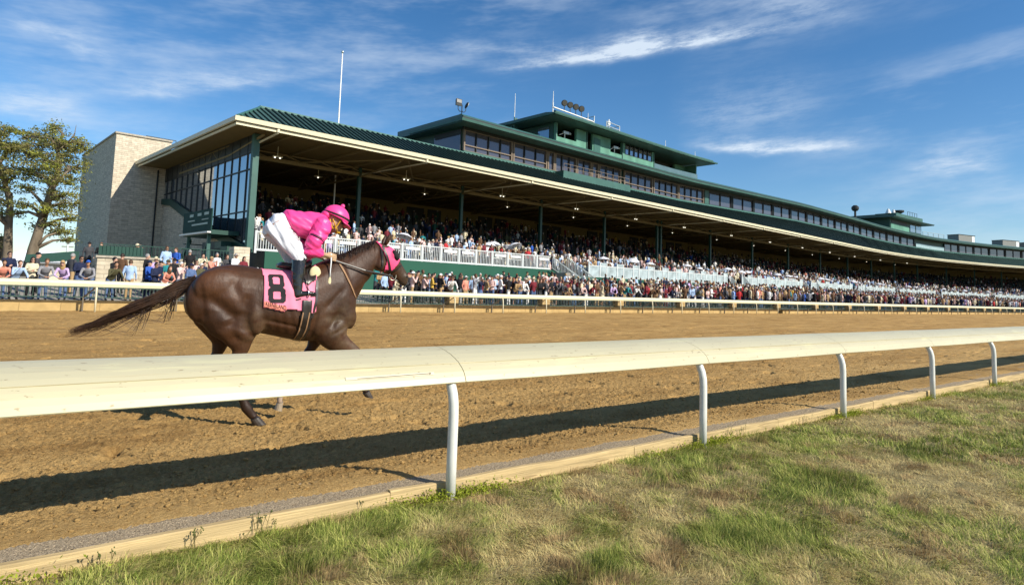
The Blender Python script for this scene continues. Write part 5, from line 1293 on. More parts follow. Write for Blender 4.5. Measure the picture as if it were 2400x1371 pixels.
# tail streaming back
ts = []
spine = np.array([(-.60, 1.475), (-.70, 1.425), (-.82, 1.345), (-.95, 1.265), (-1.10, 1.195), (-1.26, 1.105), (-1.42, 1.03), (-1.55, .985)])
def sp_at(t):
    if t > 1: return spine[-1] + (spine[-1] - spine[-2]) * (t - 1) * 7
    k = t * (len(spine) - 1); a = int(min(k, len(spine) - 2)); f = k - a; return spine[a] * (1 - f) + spine[a + 1] * f
cl_ = [(R.gauss(0, .8), R.gauss(0, .8), R.uniform(0, 6.28), R.uniform(.004, .026)) for _ in range(26)]
for i in range(760):
    cu_ = R.choice(cl_); u = cu_[0] + R.gauss(0, .28); ll = cu_[1] + R.gauss(0, .28); end = min(1.08, .50 + .58 * R.random() ** .8 - .12 * abs(u) * .6); start = R.uniform(0, .10)
    pth = []; wob = cu_[2] + R.gauss(0, .25); am = cu_[3]; drop = max(0, R.gauss(0, .03))
    for j in range(9):
        t = start + (end - start) * j / 8; q = sp_at(t); wd = .014 + .055 * math.sin(math.pi * min(1, t * .62 + .08)); wd *= (1 - .62 * max(0, t - .5) / .5)
        pth.append(H(q[0], ll * wd * .55 + am * math.sin(wob + t * 9), q[1] + u * wd * .62 + am * math.sin(wob * 2 + t * 11) - drop * t * t))
    ts.append((pth, .0046, .0006))
strands(ts, M_tailh, 'tail', horse, 4)
ts = []
wcl = [R.uniform(.14, .5) for _ in range(7)]
for i in range(54):   # loose wisps hanging under the tail
    t0 = R.choice(wcl) + R.gauss(0, .012); q = sp_at(t0); a0 = R.uniform(.10, .30); ln = R.uniform(.10, .38)
    p0 = H(q[0], R.gauss(0, .02), q[1] - .03); h1 = q[0] - ln * R.uniform(.2, .7); z1 = q[1] - a0 - .02; curl = R.uniform(.0, .10)
    ts.append(([p0, H(q[0] - .02, R.gauss(0, .02), q[1] - a0 * .55), H((q[0] + h1) / 2, R.gauss(0, .02), z1 - .01), H(h1, R.gauss(0, .02), z1 + R.uniform(-.03, .03)), H(h1 - ln * .45, R.gauss(0, .02), z1 + curl)], .0024, .0007))
strands(ts, M_hair, 'tail_wisp', horse, 3)

# ------------------------------------------------------------------ saddle cloth, number, lettering, saddle, girth
clothp = [(.000, 1.665), (.008, 1.50), (.016, 1.226), (.205, 1.184), (.238, 1.205), (.262, 1.215), (.50, 1.172), (.525, 1.185), (.535, 1.68), (.30, 1.70), (.1, 1.69)]
def wrinkle(h_, z_): return .010 + .006 * math.sin(h_ * 34 + z_ * 9) * max(0, min(1, (h_ - .16) * 8)) + .004 * math.sin(z_ * 30 + h_ * 12) + .010 * max(0, 1.30 - z_)
def grid_patch(poly, step, offf, side=1):
    x0 = min(p[0] for p in poly); x1 = max(p[0] for p in poly); y0 = min(p[1] for p in poly); y1 = max(p[1] for p in poly)
    nx = int((x1 - x0) / step) + 1; ny = int((y1 - y0) / step) + 1; idx = {}; V = []; Fs = []
    for i in range(nx):
        for j in range(ny):
            xc, yc = x0 + (i + .5) * step, y0 + (j + .5) * step
            if not in_poly(xc, yc, poly): continue
            f = []
            for a, b_ in ((i, j), (i + 1, j), (i + 1, j + 1), (i, j + 1)):
                if (a, b_) not in idx:
                    hh, zz = x0 + a * step, y0 + b_ * step; idx[(a, b_)] = len(V); V.append(cast(hh, zz, side, offf(hh, zz))[0])
                f.append(idx[(a, b_)])
            Fs.append(tuple(f))
    mb = MB(); mb.add(V, Fs); return mb
mb = grid_patch(clothp, .012, wrinkle); mb2 = grid_patch(clothp, .02, wrinkle, -1); mb.add(mb2.v, mb2.f)
cloth = solid(mb.build('saddle_cloth', M_pink, horse, smooth=True), .004)
# orange band along the lower hem
hem = [(.014, 1.285), (.016, 1.228), (.203, 1.188), (.235, 1.21), (.235, 1.235)]
solid(grid_patch(hem, .012, lambda a, c: wrinkle(a, c) + .0048).build('hem_band', mat('salmon_hem', (.88, .30, .22), .75, .2, var=.06), cloth, smooth=True), .001)
# block figure 8
def eight(hh, zz):
    # octagonal outer outline and two windows
    cx_, cz_ = .131, 1.420; x = (hh - cx_ - (zz - cz_) * -.06) / .083; y = (zz - cz_) / .146
    def octa(x, y, w_, h_, ch): return abs(x) < w_ and abs(y) < h_ and (abs(x) / w_ * 1 + abs(y) / h_) < 2 - ch
    up = octa(x, y - .49, .90, .51, .32); dn = octa(x, y + .49, 1.0, .53, .30)
    win = (abs(x) < .40 and abs(y - .50) < .24 and abs(x) / .40 + abs(y - .5) / .24 < 1.75) or (abs(x) < .44 and abs(y + .50) < .26 and abs(x) / .44 + abs(y + .5) / .26 < 1.75)
    return (up or dn) and not win
st_ = .005; idx = {}; V = []; Fs = []
for i in range(44):
    for j in range(66):
        hh, zz = .025 + i * st_, 1.26 + j * st_
        if not eight(hh + st_ / 2, zz + st_ / 2): continue
        f = []
        for a, b_ in ((i, j), (i + 1, j), (i + 1, j + 1), (i, j + 1)):
            if (a, b_) not in idx:
                x_, y_ = .025 + a * st_, 1.26 + b_ * st_; idx[(a, b_)] = len(V); V.append(cast(x_, y_, 1, wrinkle(x_, y_) + .0065)[0])
            f.append(idx[(a, b_)])
        Fs.append(tuple(f))
mb = MB(); mb.add(V, Fs); mb.build('number_eight', M_blk, cloth)
cu = bpy.data.curves.new('lettering', 'FONT'); cu.body = 'KEENELAND'; cu.size = .062; cu.space_character = 1.0
to = bpy.data.objects.new('lettering_src', cu); COL.objects.link(to); bpy.context.evaluated_depsgraph_get().update()
tme = bpy.data.meshes.new_from_object(to.evaluated_get(bpy.context.evaluated_depsgraph_get())); bpy.data.objects.remove(to)
bmt = bmesh.new(); bmt.from_mesh(tme); bmesh.ops.triangulate(bmt, faces=bmt.faces)
tw = max(q.co.x for q in bmt.verts)
mb = MB(); V = []
for q in bmt.verts:
    fx_ = q.co.x / tw; hh = .030 + fx_ * .196; zz = 1.245 + q.co.y - fx_ * .045
    V.append(cast(hh, zz, 1, wrinkle(hh, zz) + .0085)[0])
mb.add(V, [[q.index for q in f.verts] for f in bmt.faces]); bmt.free(); mb.build('lettering', M_blk, cloth)
# saddle, pad, girth
sb_ = MB()
rg = []
for h_, zt, zb, w_ in [(.16, 1.672, 1.63, .10), (.20, 1.695, 1.62, .15), (.30, 1.685, 1.61, .16), (.40, 1.70, 1.62, .15), (.47, 1.735, 1.64, .12), (.50, 1.735, 1.66, .08)]: rg.append(ringH((h_, zt), (h_, zb), w_, n=16, e=2.4))
sb_.rings(rg); saddle = sb_.build('saddle', M_leather, horse, smooth=True)
for sg in (1, -1):
    flap = [(.33, 1.66), (.36, 1.50), (.44, 1.46), (.52, 1.52), (.52, 1.66), (.44, 1.70)]
    solid(grid_patch(flap, .012, lambda a, c: wrinkle(a, c) + .006, sg).build('flap', M_leather, saddle, smooth=True), .004)
for sg in (1, -1):
    mb = MB(); mb.ellipsoid(cast(.515, 1.585, sg, .012)[0], (.062, .024, .075), 0, 16, 10); mb.build('knee_pad', M_creamp, saddle, smooth=True)
gp = grid_patch([(.348, .87), (.372, 1.0), (.383, 1.30), (.485, 1.30), (.475, 1.0), (.43, .86)], .012, lambda a, c: .016); gp2 = grid_patch([(.348, .87), (.372, 1.0), (.383, 1.30), (.485, 1.30), (.475, 1.0), (.43, .86)], .02, lambda a, c: .012, -1); gp.add(gp2.v, gp2.f)
girth = solid(gp.build('girth', M_leather, horse, smooth=True), .005)
for dh in (.375, .44):
    strap([(dh + .02, 1.18), (dh, 1.0), (dh - .03, .885)], .012, '', None, None, off=.024, th=.003).build('girth_edge', M_tanl, girth)
strap([(.50, 1.62), (.53, 1.50), (.525, 1.30), (.49, 1.12)], .024, '', None, None, off=.014).build('girth_strap', M_leather, horse)
# breast strap and reins
strap([(.775, 1.70), (.84, 1.58), (.91, 1.45), (.975, 1.335)], .020, '', None, None, off=.008).build('breast_strap', M_tanl, horse)
hand_r = H(.66, .16, 1.745); hand_l = H(.66, -.12, 1.75)
for sg, hd_ in ((1, hand_r), (-1, hand_l)):
    p1 = cast(1.408, 1.588, sg, .012)[0]; mid = H(1.06, sg * .15, 1.635); a_ = hd_
    mb = MB(); pth = [a_.lerp(mid, i / 6) for i in range(6)] + [mid.lerp(p1, i / 6) for i in range(7)]
    mb.tube(pth, .0045, 6, side=(0, 0, 1), rb=.011); mb.build('rein', M_leather, horse)
    mb = MB(); mb.tube([H(.42, sg * .27, 1.62), H(.43, sg * .285, 1.50), H(.43, sg * .285, 1.415)], .004, 6, side=(HN[0], HN[1], 0), rb=.010); st_o = mb.build('stirrup_leather', M_leather, saddle)
    mb = MB(); c = H(.435, sg * .275, 1.37); mb.tube([c + Vector((HN[0] * math.cos(a) * .052, HN[1] * math.cos(a) * .052, math.sin(a) * .055 - (0 if math.sin(a) > -.6 else -.012))) for a in np.linspace(0, 2 * math.pi, 21)], .006, 6, cap=False); mb.build('stirrup_iron', M_steel, st_o, smooth=True)

# ------------------------------------------------------------------ jockey
JB = H(.35, 0, 1.9)
M_skin = mat('skin', (.42, .235, .155), .5, .4, var=.06, scale=12); M_pants = mat('white_breeches', (.80, .80, .84), .6, .3, var=.03); M_boot = mat('black_boot', (.018, .017, .016), .16, .6, var=0)
M_glove = mat('tan_glove', (.46, .30, .17), .6, .3, var=.1)
jk = thing('person', JB, 'jockey in hot pink silks, white breeches and pink helmet crouched over the racehorse', 'jockey')
jb = MB()
jb.rings([ringH(t, b_, w_, n=16) for t, b_, w_ in [((.10, 2.19), (.16, 2.02), .12), ((.22, 2.20), (.27, 2.03), .14), ((.36, 2.205), (.40, 2.0), .145), ((.50, 2.205), (.50, 2.02), .16), ((.58, 2.18), (.57, 2.03), .13), ((.63, 2.15), (.61, 2.05), .07)]])
jb.tube([H(.58, 0, 2.11), H(.65, 0, 2.14), H(.70, 0, 2.165)], [.06, .055, .055], 12)
jb.ellipsoid(H(.735, .0, 2.185), (.098, .078, .105), 0, 18, 14, Matrix.Rotation(.25, 3, 'Y'))        # skull
jb.rings([ringH((.80, 2.16), (.67, 2.13), .068, n=14), ringH((.812, 2.12), (.675, 2.095), .064, n=14), ringH((.808, 2.08), (.69, 2.065), .055, n=14), ringH((.785, 2.05), (.715, 2.045), .036, n=14)])   # jaw
jb.rings([ringH((.825, 2.155), (.80, 2.155), .010, n=8), ringH((.838, 2.118), (.80, 2.112), .017, n=8), ringH((.815, 2.10), (.80, 2.10), .012, n=8)])   # nose
for sg in (1, -1):
    jb.ellipsoid(H(.805, .03 * sg, 2.135), (.014, .014, .010)); jb.ellipsoid(H(.70, .078 * sg, 2.13), (.022, .012, .032))
    jb.tube([H(.57, .17 * sg, 2.11), H(.52, .21 * sg, 1.97), H(.45, .22 * sg, 1.835)], [.055, .047, .042], 12)
    jb.tube([H(.45, .22 * sg, 1.835), H(.53, .20 * sg, 1.80), H(.605, .175 * sg, 1.785)], [.042, .038, .029], 12)
    jb.tube([H(.11, .09 * sg, 2.08), H(.22, .15 * sg, 1.92), H(.335, .20 * sg, 1.735)], [.095, .082, .06], 12)
    jb.tube([H(.335, .20 * sg, 1.735), H(.335, .235 * sg, 1.57), H(.345, .25 * sg, 1.42)], [.058, .048, .038], 12)
bme = remesh_union(jb, 'body', .009, 5, .5, region=False)
add_obj('body', cen(bme, JB), M_skin, jk)
# hands: palm, four bent fingers closed on the rein, thumb
def hand(sg):
    mb = MB(); w0 = Vector(H(.605, .175 * sg, 1.785)); k0 = Vector(H(.70, .155 * sg, 1.765)); ax = (k0 - w0).normalized(); dn = Vector((0, 0, -1)); sdv = Vector((HN[0] * sg, HN[1] * sg, 0))
    mb.tube([w0 - ax * .015, w0 + ax * .03, w0 + ax * .065, k0 + ax * -.005], [.028, .030, .036, .034], 12, side=(0, 0, 1), rb=[.024, .026, .034, .036])
    for i in range(4):
        b0 = k0 + dn * (-.030 + .021 * i) + sdv * .010; r = .0100 - .0006 * abs(i - 1.3); ln = [.038, .042, .040, .032][i]
        p1 = b0 + ax * ln * .75 + sdv * .006; p2 = p1 + ax * .008 - sdv * ln * .75; p3 = p2 - ax * ln * .62 - sdv * .004
        mb.tube([b0 - ax * .02, b0, p1, p2, p3], [r * 1.1, r * 1.1, r, r * .95, r * .8], 8)
        mb.ellipsoid(p1, (r * 1.02,) * 3, 0, 8, 6); mb.ellipsoid(p3, (r * .8,) * 3, 0, 8, 6)
    t0 = w0 + ax * .035 + Vector((0, 0, .022)); t1 = t0 + ax * .034 + Vector((0, 0, .016)); t2 = t1 + ax * .028 - Vector((0, 0, .010)) - sdv * .008
    mb.tube([t0, t1, t2], [.014, .012, .009], 8); mb.ellipsoid(t2, (.009,) * 3, 0, 8, 6)
    me = remesh_union(mb, 'hand', .0042, 3, .5, region=False); return add_obj('glove', cen(me, JB), M_glove, jk)
hand(1); hand(-1)
# silks: loose blouse and full sleeves with wind folds
def folds(sc, amp, dirv):
    d = np.array(dirv)
    def f(co):
        h_, l_, z_ = toH(co); a = h_ * d[0] + z_ * d[1]; b_ = h_ * -d[1] + z_ * d[0]
        return amp * (fbm(a * sc + l_ * 4, b_ * sc * .28 + l_ * 3, 3, .55) * 1.3 + .45 * perlin(a * sc * 2.3 + l_ * 6, b_ * sc * .5))
    return f
sm_ = MB()
sm_.rings([ringH(t, b_, w_, n=20, e=2.3) for t, b_, w_ in [((.185, 2.20), (.25, 2.05), .145), ((.215, 2.238), (.275, 2.015), .172), ((.30, 2.243), (.335, 1.970), .182), ((.40, 2.246), (.43, 1.945), .19), ((.48, 2.248), (.50, 1.95), .198), ((.555, 2.242), (.555, 1.985), .196), ((.615, 2.215), (.60, 2.02), .16), ((.655, 2.175), (.635, 2.06), .095), ((.672, 2.15), (.655, 2.09), .06)]])
for sg in (1, -1):
    sm_.tube([H(.56, .12 * sg, 2.12), H(.565, .185 * sg, 2.10), H(.545, .225 * sg, 2.03), H(.505, .235 * sg, 1.955), H(.465, .238 * sg, 1.88), H(.435, .235 * sg, 1.835)], [.085, .098, .092, .083, .080, .066], 16)
    sm_.tube([H(.425, .235 * sg, 1.86), H(.44, .232 * sg, 1.83), H(.50, .215 * sg, 1.815), H(.555, .195 * sg, 1.80), H(.590, .182 * sg, 1.79)], [.050, .074, .070, .058, .040], 14)
    sm_.ellipsoid(H(.42, .235 * sg, 1.79), (.06, .04, .022))
f1 = folds(9, .017, (.5, .86))
sme = remesh_union(sm_, 'silks', .008, 3, .5, region=False, disp=f1)
silks = add_obj('silks', cen(sme, JB), M_hot, jk)
for sg in (1, -1):   # dark sleeve bands
    for c0, rr in ((H(.497, .238 * sg, 1.945), .090),):
        mb = MB(); ax = (H(.435, .235 * sg, 1.835) - H(.56, .19 * sg, 2.08)).normalized()
        mb.tube([c0 - ax * .012, c0 + ax * .012], [rr, rr], 18, cap=False); solid(mb.build('sleeve_band', mat('plum_band', (.10, .012, .045), .5) if 'plum_band' not in bpy.data.materials else bpy.data.materials['plum_band'], silks, smooth=True), .003)
# breeches
pm_ = MB()
pm_.rings([ringH(t, b_, w_, n=20, e=2.3) for t, b_, w_ in [((.235, 2.215), (.255, 2.04), .135), ((.165, 2.212), (.20, 2.0), .155), ((.09, 2.180), (.14, 1.97), .168), ((.03, 2.12), (.07, 1.96), .16), ((.0, 2.05), (.03, 1.97), .12)]])
for sg in (1, -1):
    pm_.rings([ringH(t, b_, w_, n=18, l0=sg * l0) for t, b_, w_, l0 in [((.24, 2.13), (.0, 2.06), .10, .085), ((.275, 2.05), (.015, 1.995), .108, .105), ((.335, 1.965), (.075, 1.92), .105, .135), ((.385, 1.88), (.165, 1.825), .098, .165), ((.405, 1.80), (.235, 1.752), .090, .185), ((.408, 1.735), (.275, 1.705), .080, .20), ((.395, 1.695), (.288, 1.680), .070, .205)]])
f2 = folds(11, .019, (.80, .60))
pme = remesh_union(pm_, 'breeches', .008, 3, .5, region=False, disp=f2)
br = add_obj('breeches', cen(pme, JB), M_pants, jk)
# boots
for sg in (1, -1):
    mb = MB(); mb.tube([H(.345, .205 * sg, 1.74), H(.34, .215 * sg, 1.68), H(.335, .235 * sg, 1.58), H(.33, .252 * sg, 1.48), H(.335, .262 * sg, 1.40), H(.338, .264 * sg, 1.345)], [.074, .072, .068, .057, .050, .051], 16)
    mb.rings([ringH((.335, 1.395), (.300, 1.305), .036, n=12, l0=sg * .266), ringH((.38, 1.405), (.345, 1.318), .040, n=12, l0=sg * .268), ringH((.44, 1.402), (.42, 1.338), .043, n=12, l0=sg * .272), ringH((.495, 1.392), (.485, 1.352), .038, n=12, l0=sg * .274), ringH((.522, 1.380), (.518, 1.362), .022, n=12, l0=sg * .274)])
    me = remesh_union(mb, 'boot', .006, 3, .5, region=False, disp=lambda co: .0025 * fbm(co[:, 0] * 22, co[:, 2] * 26, 2)); bo = add_obj('boot', cen(me, JB), M_boot, jk)
    mb = MB(); mb.hexa([H(.298, sg * .30, 1.290), H(.522, sg * .298, 1.352), H(.522, sg * .248, 1.352), H(.298, sg * .232, 1.290), H(.298, sg * .30, 1.304), H(.522, sg * .298, 1.364), H(.522, sg * .248, 1.364), H(.298, sg * .232, 1.304)]); mb.build('sole', M_leather, bo)
# helmet with cover, pompom, peak, goggles strap
mb = MB(); hc = Vector(H(.742, 0, 2.215)); Rm = Matrix.Rotation(math.atan2(-HD[1], HD[0]) * -1, 3, 'Z') @ Matrix.Rotation(.42, 3, 'Y')
V = []; nu, nvv = 24, 12
for i in range(nvv + 1):
    ph = -.12 + (math.pi / 2 + .12) * i / nvv
    for j in range(nu):
        th = 2 * math.pi * j / nu; p = Vector((.142 * math.cos(ph) * math.cos(th), .112 * math.cos(ph) * math.sin(th), .128 * math.sin(ph))); V.append(hc + Rm @ p)
Fs = [(i * nu + j, i * nu + (j + 1) % nu, (i + 1) * nu + (j + 1) % nu, (i + 1) * nu + j) for i in range(nvv) for j in range(nu)]
mb.add(V, Fs); hel = solid(mb.build('helmet', M_hot, jk, smooth=True), .006)
mb = MB(); mb.ellipsoid(hc + Rm @ Vector((.01, 0, .145)), (.024, .024, .024)); mb.build('pompom', M_hot, hel, smooth=True)
mb = MB(); pk = []
for rr, zz in ((.128, -.010), (.200, -.035)):
    pk.append([hc + Rm @ Vector((rr * math.cos(a) * (1 if rr > .15 else 1.02), rr * .80 * math.sin(a), zz)) for a in np.linspace(-1.15, 1.15, 15)])
mb.add(pk[0] + pk[1], [(j, j + 1, 15 + j + 1, 15 + j) for j in range(14)]); solid(mb.build('peak', M_hot, hel, smooth=True), .008)
mb = MB(); mb.tube([hc + Rm @ Vector((.147 * math.cos(a), .117 * math.sin(a), .012 + .015 * math.cos(a))) for a in np.linspace(0, 2 * math.pi, 40)], .004, 6, cap=False, side=(0, 0, 1), rb=.013); mb.build('goggle_strap', M_blk, hel)
mb = MB(); mb.ellipsoid(hc + Rm @ Vector((-.105, 0, -.03)), (.055, .085, .05), 0, 16, 10, Rm); mb.build('cover_gather', M_hot, hel, smooth=True)
M_must = mat('mustard_strap', (.62, .36, .03), .7, .2)
mb = MB()
for sg in (1, -1):
    mb.tube([H(.69, .088 * sg, 2.185), H(.715, .086 * sg, 2.13), H(.745, .07 * sg, 2.075), H(.755, .03 * sg, 2.038), H(.757, 0, 2.03)], .006, 6, side=(HN[0], HN[1], 0), rb=.006); mb.tube([H(.775, .086 * sg, 2.175), H(.745, .084 * sg, 2.12), H(.72, .078 * sg, 2.085)], .006, 6)
    mb.tube([H(.66, .08 * sg, 2.18), H(.675, .084 * sg, 2.12), H(.70, .07 * sg, 2.08)], .008, 6)
mb.ellipsoid(H(.772, 0, 2.045), (.03, .035, .016)); mb.build('chin_harness', M_must, jk)
mb = MB()
for sg in (1, -1): mb.ellipsoid(H(.806, .034 * sg, 2.148), (.016, .024, .014))
mb.build('goggles', M_blk, jk)
# lettering down the thigh of the breeches: dark script strokes
bvp = BVHTree.FromPolygons([v_.co + JB for v_ in pme.vertices], [p.vertices[:] for p in pme.polygons])
mb = MB()
def on_pants(h_, z_, off=.004):
    o = H(h_, 1.2, z_); d = Vector((-HN[0], -HN[1], 0)); hit = bvp.ray_cast(o, d); return (hit[0] if hit[0] is not None else H(h_, .2, z_)) - d * off
for k in range(5):
    h0, z0 = .245 + k * .022, 2.035 - k * .030
    stroke = [(-.022, .006), (-.004, .010), (.014, -.002), (.020, -.012)] if k % 2 == 0 else [(-.020, .002), (.0, -.010), (.018, .002), (.004, .012), (.020, -.010)]
    mb.tube([on_pants(h0 + a, z0 + c) for a, c in stroke], .0035, 5)
mb.build('thigh_lettering', mat('maroon_ink', (.12, .02, .03), .7), br)
# whip held in the near hand
wp = thing('riding_whip', H(.668, .19, 1.60), 'pale riding whip with a broad flap hanging from the jockey hand', 'whip')
mb = MB(); mb.tube([H(.672, .182, 1.80), H(.675, .19, 1.72), H(.668, .21, 1.62), H(.664, .222, 1.545)], [.010, .008, .006, .006], 8); mb.build('shaft', M_sgn, wp, smooth=True)
mb = MB(); mb.tube([H(.664, .222, 1.55), H(.663, .224, 1.53), H(.661, .228, 1.48), H(.657, .232, 1.435)], [.006, .014, .018, .020], 8, side=(HN[0], HN[1], 0), rb=[.006, .006, .006, .005]); mb.build('flap', M_creamp, wp)
# foot clods thrown up are part of the track
# ------------------------------------------------------------------ people
SK, TP, BT, SH = 0, 1, 2, 3
def person_mesh(pose, female=False, skirt=False):
    mb = MB(); hipy, hip = 0.0, .93
    if pose in ('lean', 'rest'): sh = (0, -.10, 1.30); hipy = .26; hd = (0, -.19, 1.525); pitch = .15
    else: sh = (0, 0, 1.45); hd = (0, -.03, 1.635); pitch = .05
    k = .90 if female else 1.0
    H0 = Vector((0, hipy, hip)); S0 = Vector(sh)
    def ell(c, a, b_, ax, n=14):
        ax = Vector(ax).normalized(); s_ = Vector((1, 0, 0)); f = ax.cross(s_).normalized(); return [Vector(c) + s_ * math.cos(2 * math.pi * j / n) * a + f * math.sin(2 * math.pi * j / n) * b_ for j in range(n)]
    ax = S0 - H0
    rg = [ell(H0 - ax * .08, .150, .105, ax), ell(H0 + ax * .05, .165 * (1.03 if female else 1), .115, ax), ell(H0 + ax * .32, .142 * k, .100, ax), ell(H0 + ax * .68, .178 * k, .125, ax), ell(H0 + ax * .93, .185 * k, .095, ax), ell(S0 + ax.normalized() * .055, .075, .06, ax)]
    mb.rings(rg, TP)
    for sg in (1, -1): mb.ellipsoid(S0 + Vector((sg * .17 * k, 0, -.02)), (.068, .068, .068), TP, 10, 8)
    nk = S0 + ax.normalized() * .03; mb.tube([nk, Vector(hd) - Vector((0, -.015, .06))], [.055, .05], 10, SK)
    Mh = Matrix.Rotation(pitch, 3, 'X'); mb.ellipsoid(hd, (.075, .095, .115), SK, 14, 10, Mh); mb.ellipsoid(Vector(hd) + Mh @ Vector((0, -.035, -.065)), (.055, .058, .05), SK, 10, 8, Mh); mb.ellipsoid(Vector(hd) + Mh @ Vector((0, -.098, -.018)), (.014, .022, .022), SK, 8, 6)
    def arm(sg, el, wr, hand=True):
        s_ = S0 + Vector((sg * .19 * k, 0, -.02)); el = Vector(el); wr = Vector(wr)
        mb.tube([s_, el], [.055 * k, .045 * k], 10, TP); mb.ellipsoid(el, (.045 * k,) * 3, TP, 8, 6); mb.tube([el, wr], [.043 * k, .032 * k], 10, TP)
        d = (wr - el).normalized(); mb.ellipsoid(wr + d * .05, (.036, .036, .055), SK, 8, 6, d.to_track_quat('Z', 'Y').to_matrix())
    if pose == 'lean':
        arm(1, (.25, -.18, 1.03), (.07, -.36, .93)); arm(-1, (-.25, -.18, 1.03), (-.07, -.38, .93))
    elif pose == 'rest':
        arm(1, (.30, -.16, 1.02), (.24, -.38, .92)); arm(-1, (-.24, -.22, 1.06), (-.04, -.30, 1.34))
    elif pose == 'stand':
        arm(1, (.25, .03, 1.17), (.24, -.06, .94)); arm(-1, (-.25, .03, 1.17), (-.24, -.06, .94))
    elif pose == 'photo':
        arm(1, (.24, -.16, 1.22), (.09, -.26, 1.50)); arm(-1, (-.24, -.14, 1.20), (-.08, -.27, 1.48))
    elif pose == 'fold':
        arm(1, (.25, -.05, 1.17), (.02, -.22, 1.16)); arm(-1, (-.25, -.05, 1.17), (-.03, -.23, 1.20))
    elif pose == 'wave':
        arm(1, (.32, -.05, 1.62), (.30, -.10, 1.86)); arm(-1, (-.25, .02, 1.17), (-.12, -.20, 1.10))
    if skirt:
        mb.rings([ell((0, hipy, .98), .155, .115, (0, 0, 1)), ell((0, hipy, .75), .21, .17, (0, 0, 1)), ell((0, hipy + .01, .45), .25, .20, (0, 0, 1))], BT)
        for sg in (1, -1): mb.tube([(sg * .08, hipy, .6), (sg * .085, hipy, .30), (sg * .09, hipy + .01, .07)], [.06, .052, .036], 8, SK)
    else:
        for sg in (1, -1):
            yo = -.06 * sg
            mb.tube([(sg * .085, hipy, .95), (sg * .095, hipy + yo * .5, .52), (sg * .105, hipy + yo, .08)], [.092, .066, .048], 10, BT)
    for sg in (1, -1): mb.ellipsoid((sg * .105, hipy - .05 - (.06 * sg if not skirt else 0), .04), (.042, .115, .042), SH, 8, 6)
    me = remesh_union(mb, 'person', .021, 3, .5)
    return me, Vector(hd), Mh
def hair_mesh(kind, Mh):
    mb = MB()
    def shell(rx, ry, rz, cut, back=0.0, off=(0, .012, .012), name=0):
        V = []; nu, nv = 16, 9
        for i in range(nv + 1):
            t = i / nv
            for j in range(nu):
                th = 2 * math.pi * j / nu; fr = max(0, -math.sin(th))       # front is -y
                lo = cut + (.55 - cut) * fr ** 1.5; ph = lo + (math.pi / 2 - lo) * t
                V.append(Mh @ (Vector(off) + Vector((rx * math.cos(ph) * math.cos(th), ry * math.cos(ph) * math.sin(th), rz * math.sin(ph)))))
        Fs = [(i * nu + j, i * nu + (j + 1) % nu, (i + 1) * nu + (j + 1) % nu, (i + 1) * nu + j) for i in range(nv) for j in range(nu)]
        mb.add(V, Fs)
    if kind == 'hair': shell(.084, .105, .122, -.25)
    elif kind == 'long_hair':
        shell(.088, .108, .124, -.35)
        mb.rings([[Mh @ (Vector((a * .088 * math.cos(t), .035 + b_ * .075 * math.sin(t), z))) for t in np.linspace(0, 2 * math.pi, 12, endpoint=False)] for a, b_, z in ((.95, .9, .05), (1.08, 1.0, -.06), (1.15, .95, -.17), (1.0, .75, -.26), (.5, .4, -.30))][::-1])
    elif kind == 'cap':
        shell(.088, .108, .118, .05, off=(0, .008, .02)); mb.rings([[Mh @ Vector((.075 * math.cos(t), -.075 + y * math.sin(t) * -1 if math.sin(t) > 0 else -.07, .055 + z)) for t in np.linspace(0, 2 * math.pi, 14, endpoint=False)] for y, z in ((.10, .0), (.10, .012))])
    elif kind == 'brimmed_hat':
        shell(.090, .105, .135, .15, off=(0, .008, .03)); mb.tube([Mh @ Vector((0, .008, .045)), Mh @ Vector((0, .008, .060))], [.19, .185], 18)
    return mb.mesh(kind, smooth=True)
POSES = {}
for key, (p, f, s_) in {'lean': ('lean', False, False), 'stand': ('stand', False, False), 'rest': ('rest', False, False), 'photo': ('photo', False, False), 'fold': ('fold', False, False), 'wave': ('wave', False, False), 'lean_f': ('lean', True, False), 'stand_f': ('stand', True, True), 'fold_f': ('fold', True, False), 'photo_f': ('photo', True, True)}.items():
    me, hd, Mh = person_mesh(p, f, s_)
    for i in range(4): me.materials.append(None)
    POSES[key] = (me, hd, {k: hair_mesh(k, Mh) for k in ('hair', 'long_hair', 'cap', 'brimmed_hat')}, Mh)
    for k, m_ in POSES[key][2].items(): m_.materials.append(None)
gm = MB()
gm.rings([[Vector((.072 * math.cos(t), -.088 * math.cos((t) * 0) - .010, z + .018 * math.sin(t))) for t in np.linspace(0, 2 * math.pi, 12, endpoint=False)] for z in (.018,)] + [[Vector((.074 * math.cos(t), -.082, .018 + .020 * math.sin(t))) for t in np.linspace(0, 2 * math.pi, 12, endpoint=False)]])
sunm = gm.mesh('sunglasses'); sunm.materials.append(M_blk)
CLOTH = {'black': (.014, .014, .016), 'navy': (.016, .022, .055), 'dark grey': (.06, .06, .065), 'grey': (.26, .26, .28), 'white': (.76, .75, .73), 'cream': (.66, .58, .40), 'light blue': (.38, .52, .74), 'royal blue': (.03, .10, .42), 'pink': (.74, .30, .30), 'lilac': (.55, .40, .66), 'maroon': (.17, .022, .032), 'red': (.45, .03, .035), 'tan': (.42, .28, .14), 'brown': (.12, .065, .035), 'olive': (.085, .08, .04), 'mustard': (.52, .33, .06), 'teal': (.02, .20, .22), 'salmon': (.72, .28, .20), 'denim blue': (.09, .14, .27), 'pale pink': (.72, .50, .46), 'dark green': (.02, .07, .045), 'orange': (.66, .22, .06)}
HAIRC = {'black': (.010, .009, .009), 'dark brown': (.032, .018, .011), 'brown': (.085, .045, .022), 'blond': (.42, .28, .12), 'grey': (.28, .27, .26), 'red': (.20, .065, .025), 'white': (.60, .59, .56)}
_mc = {}
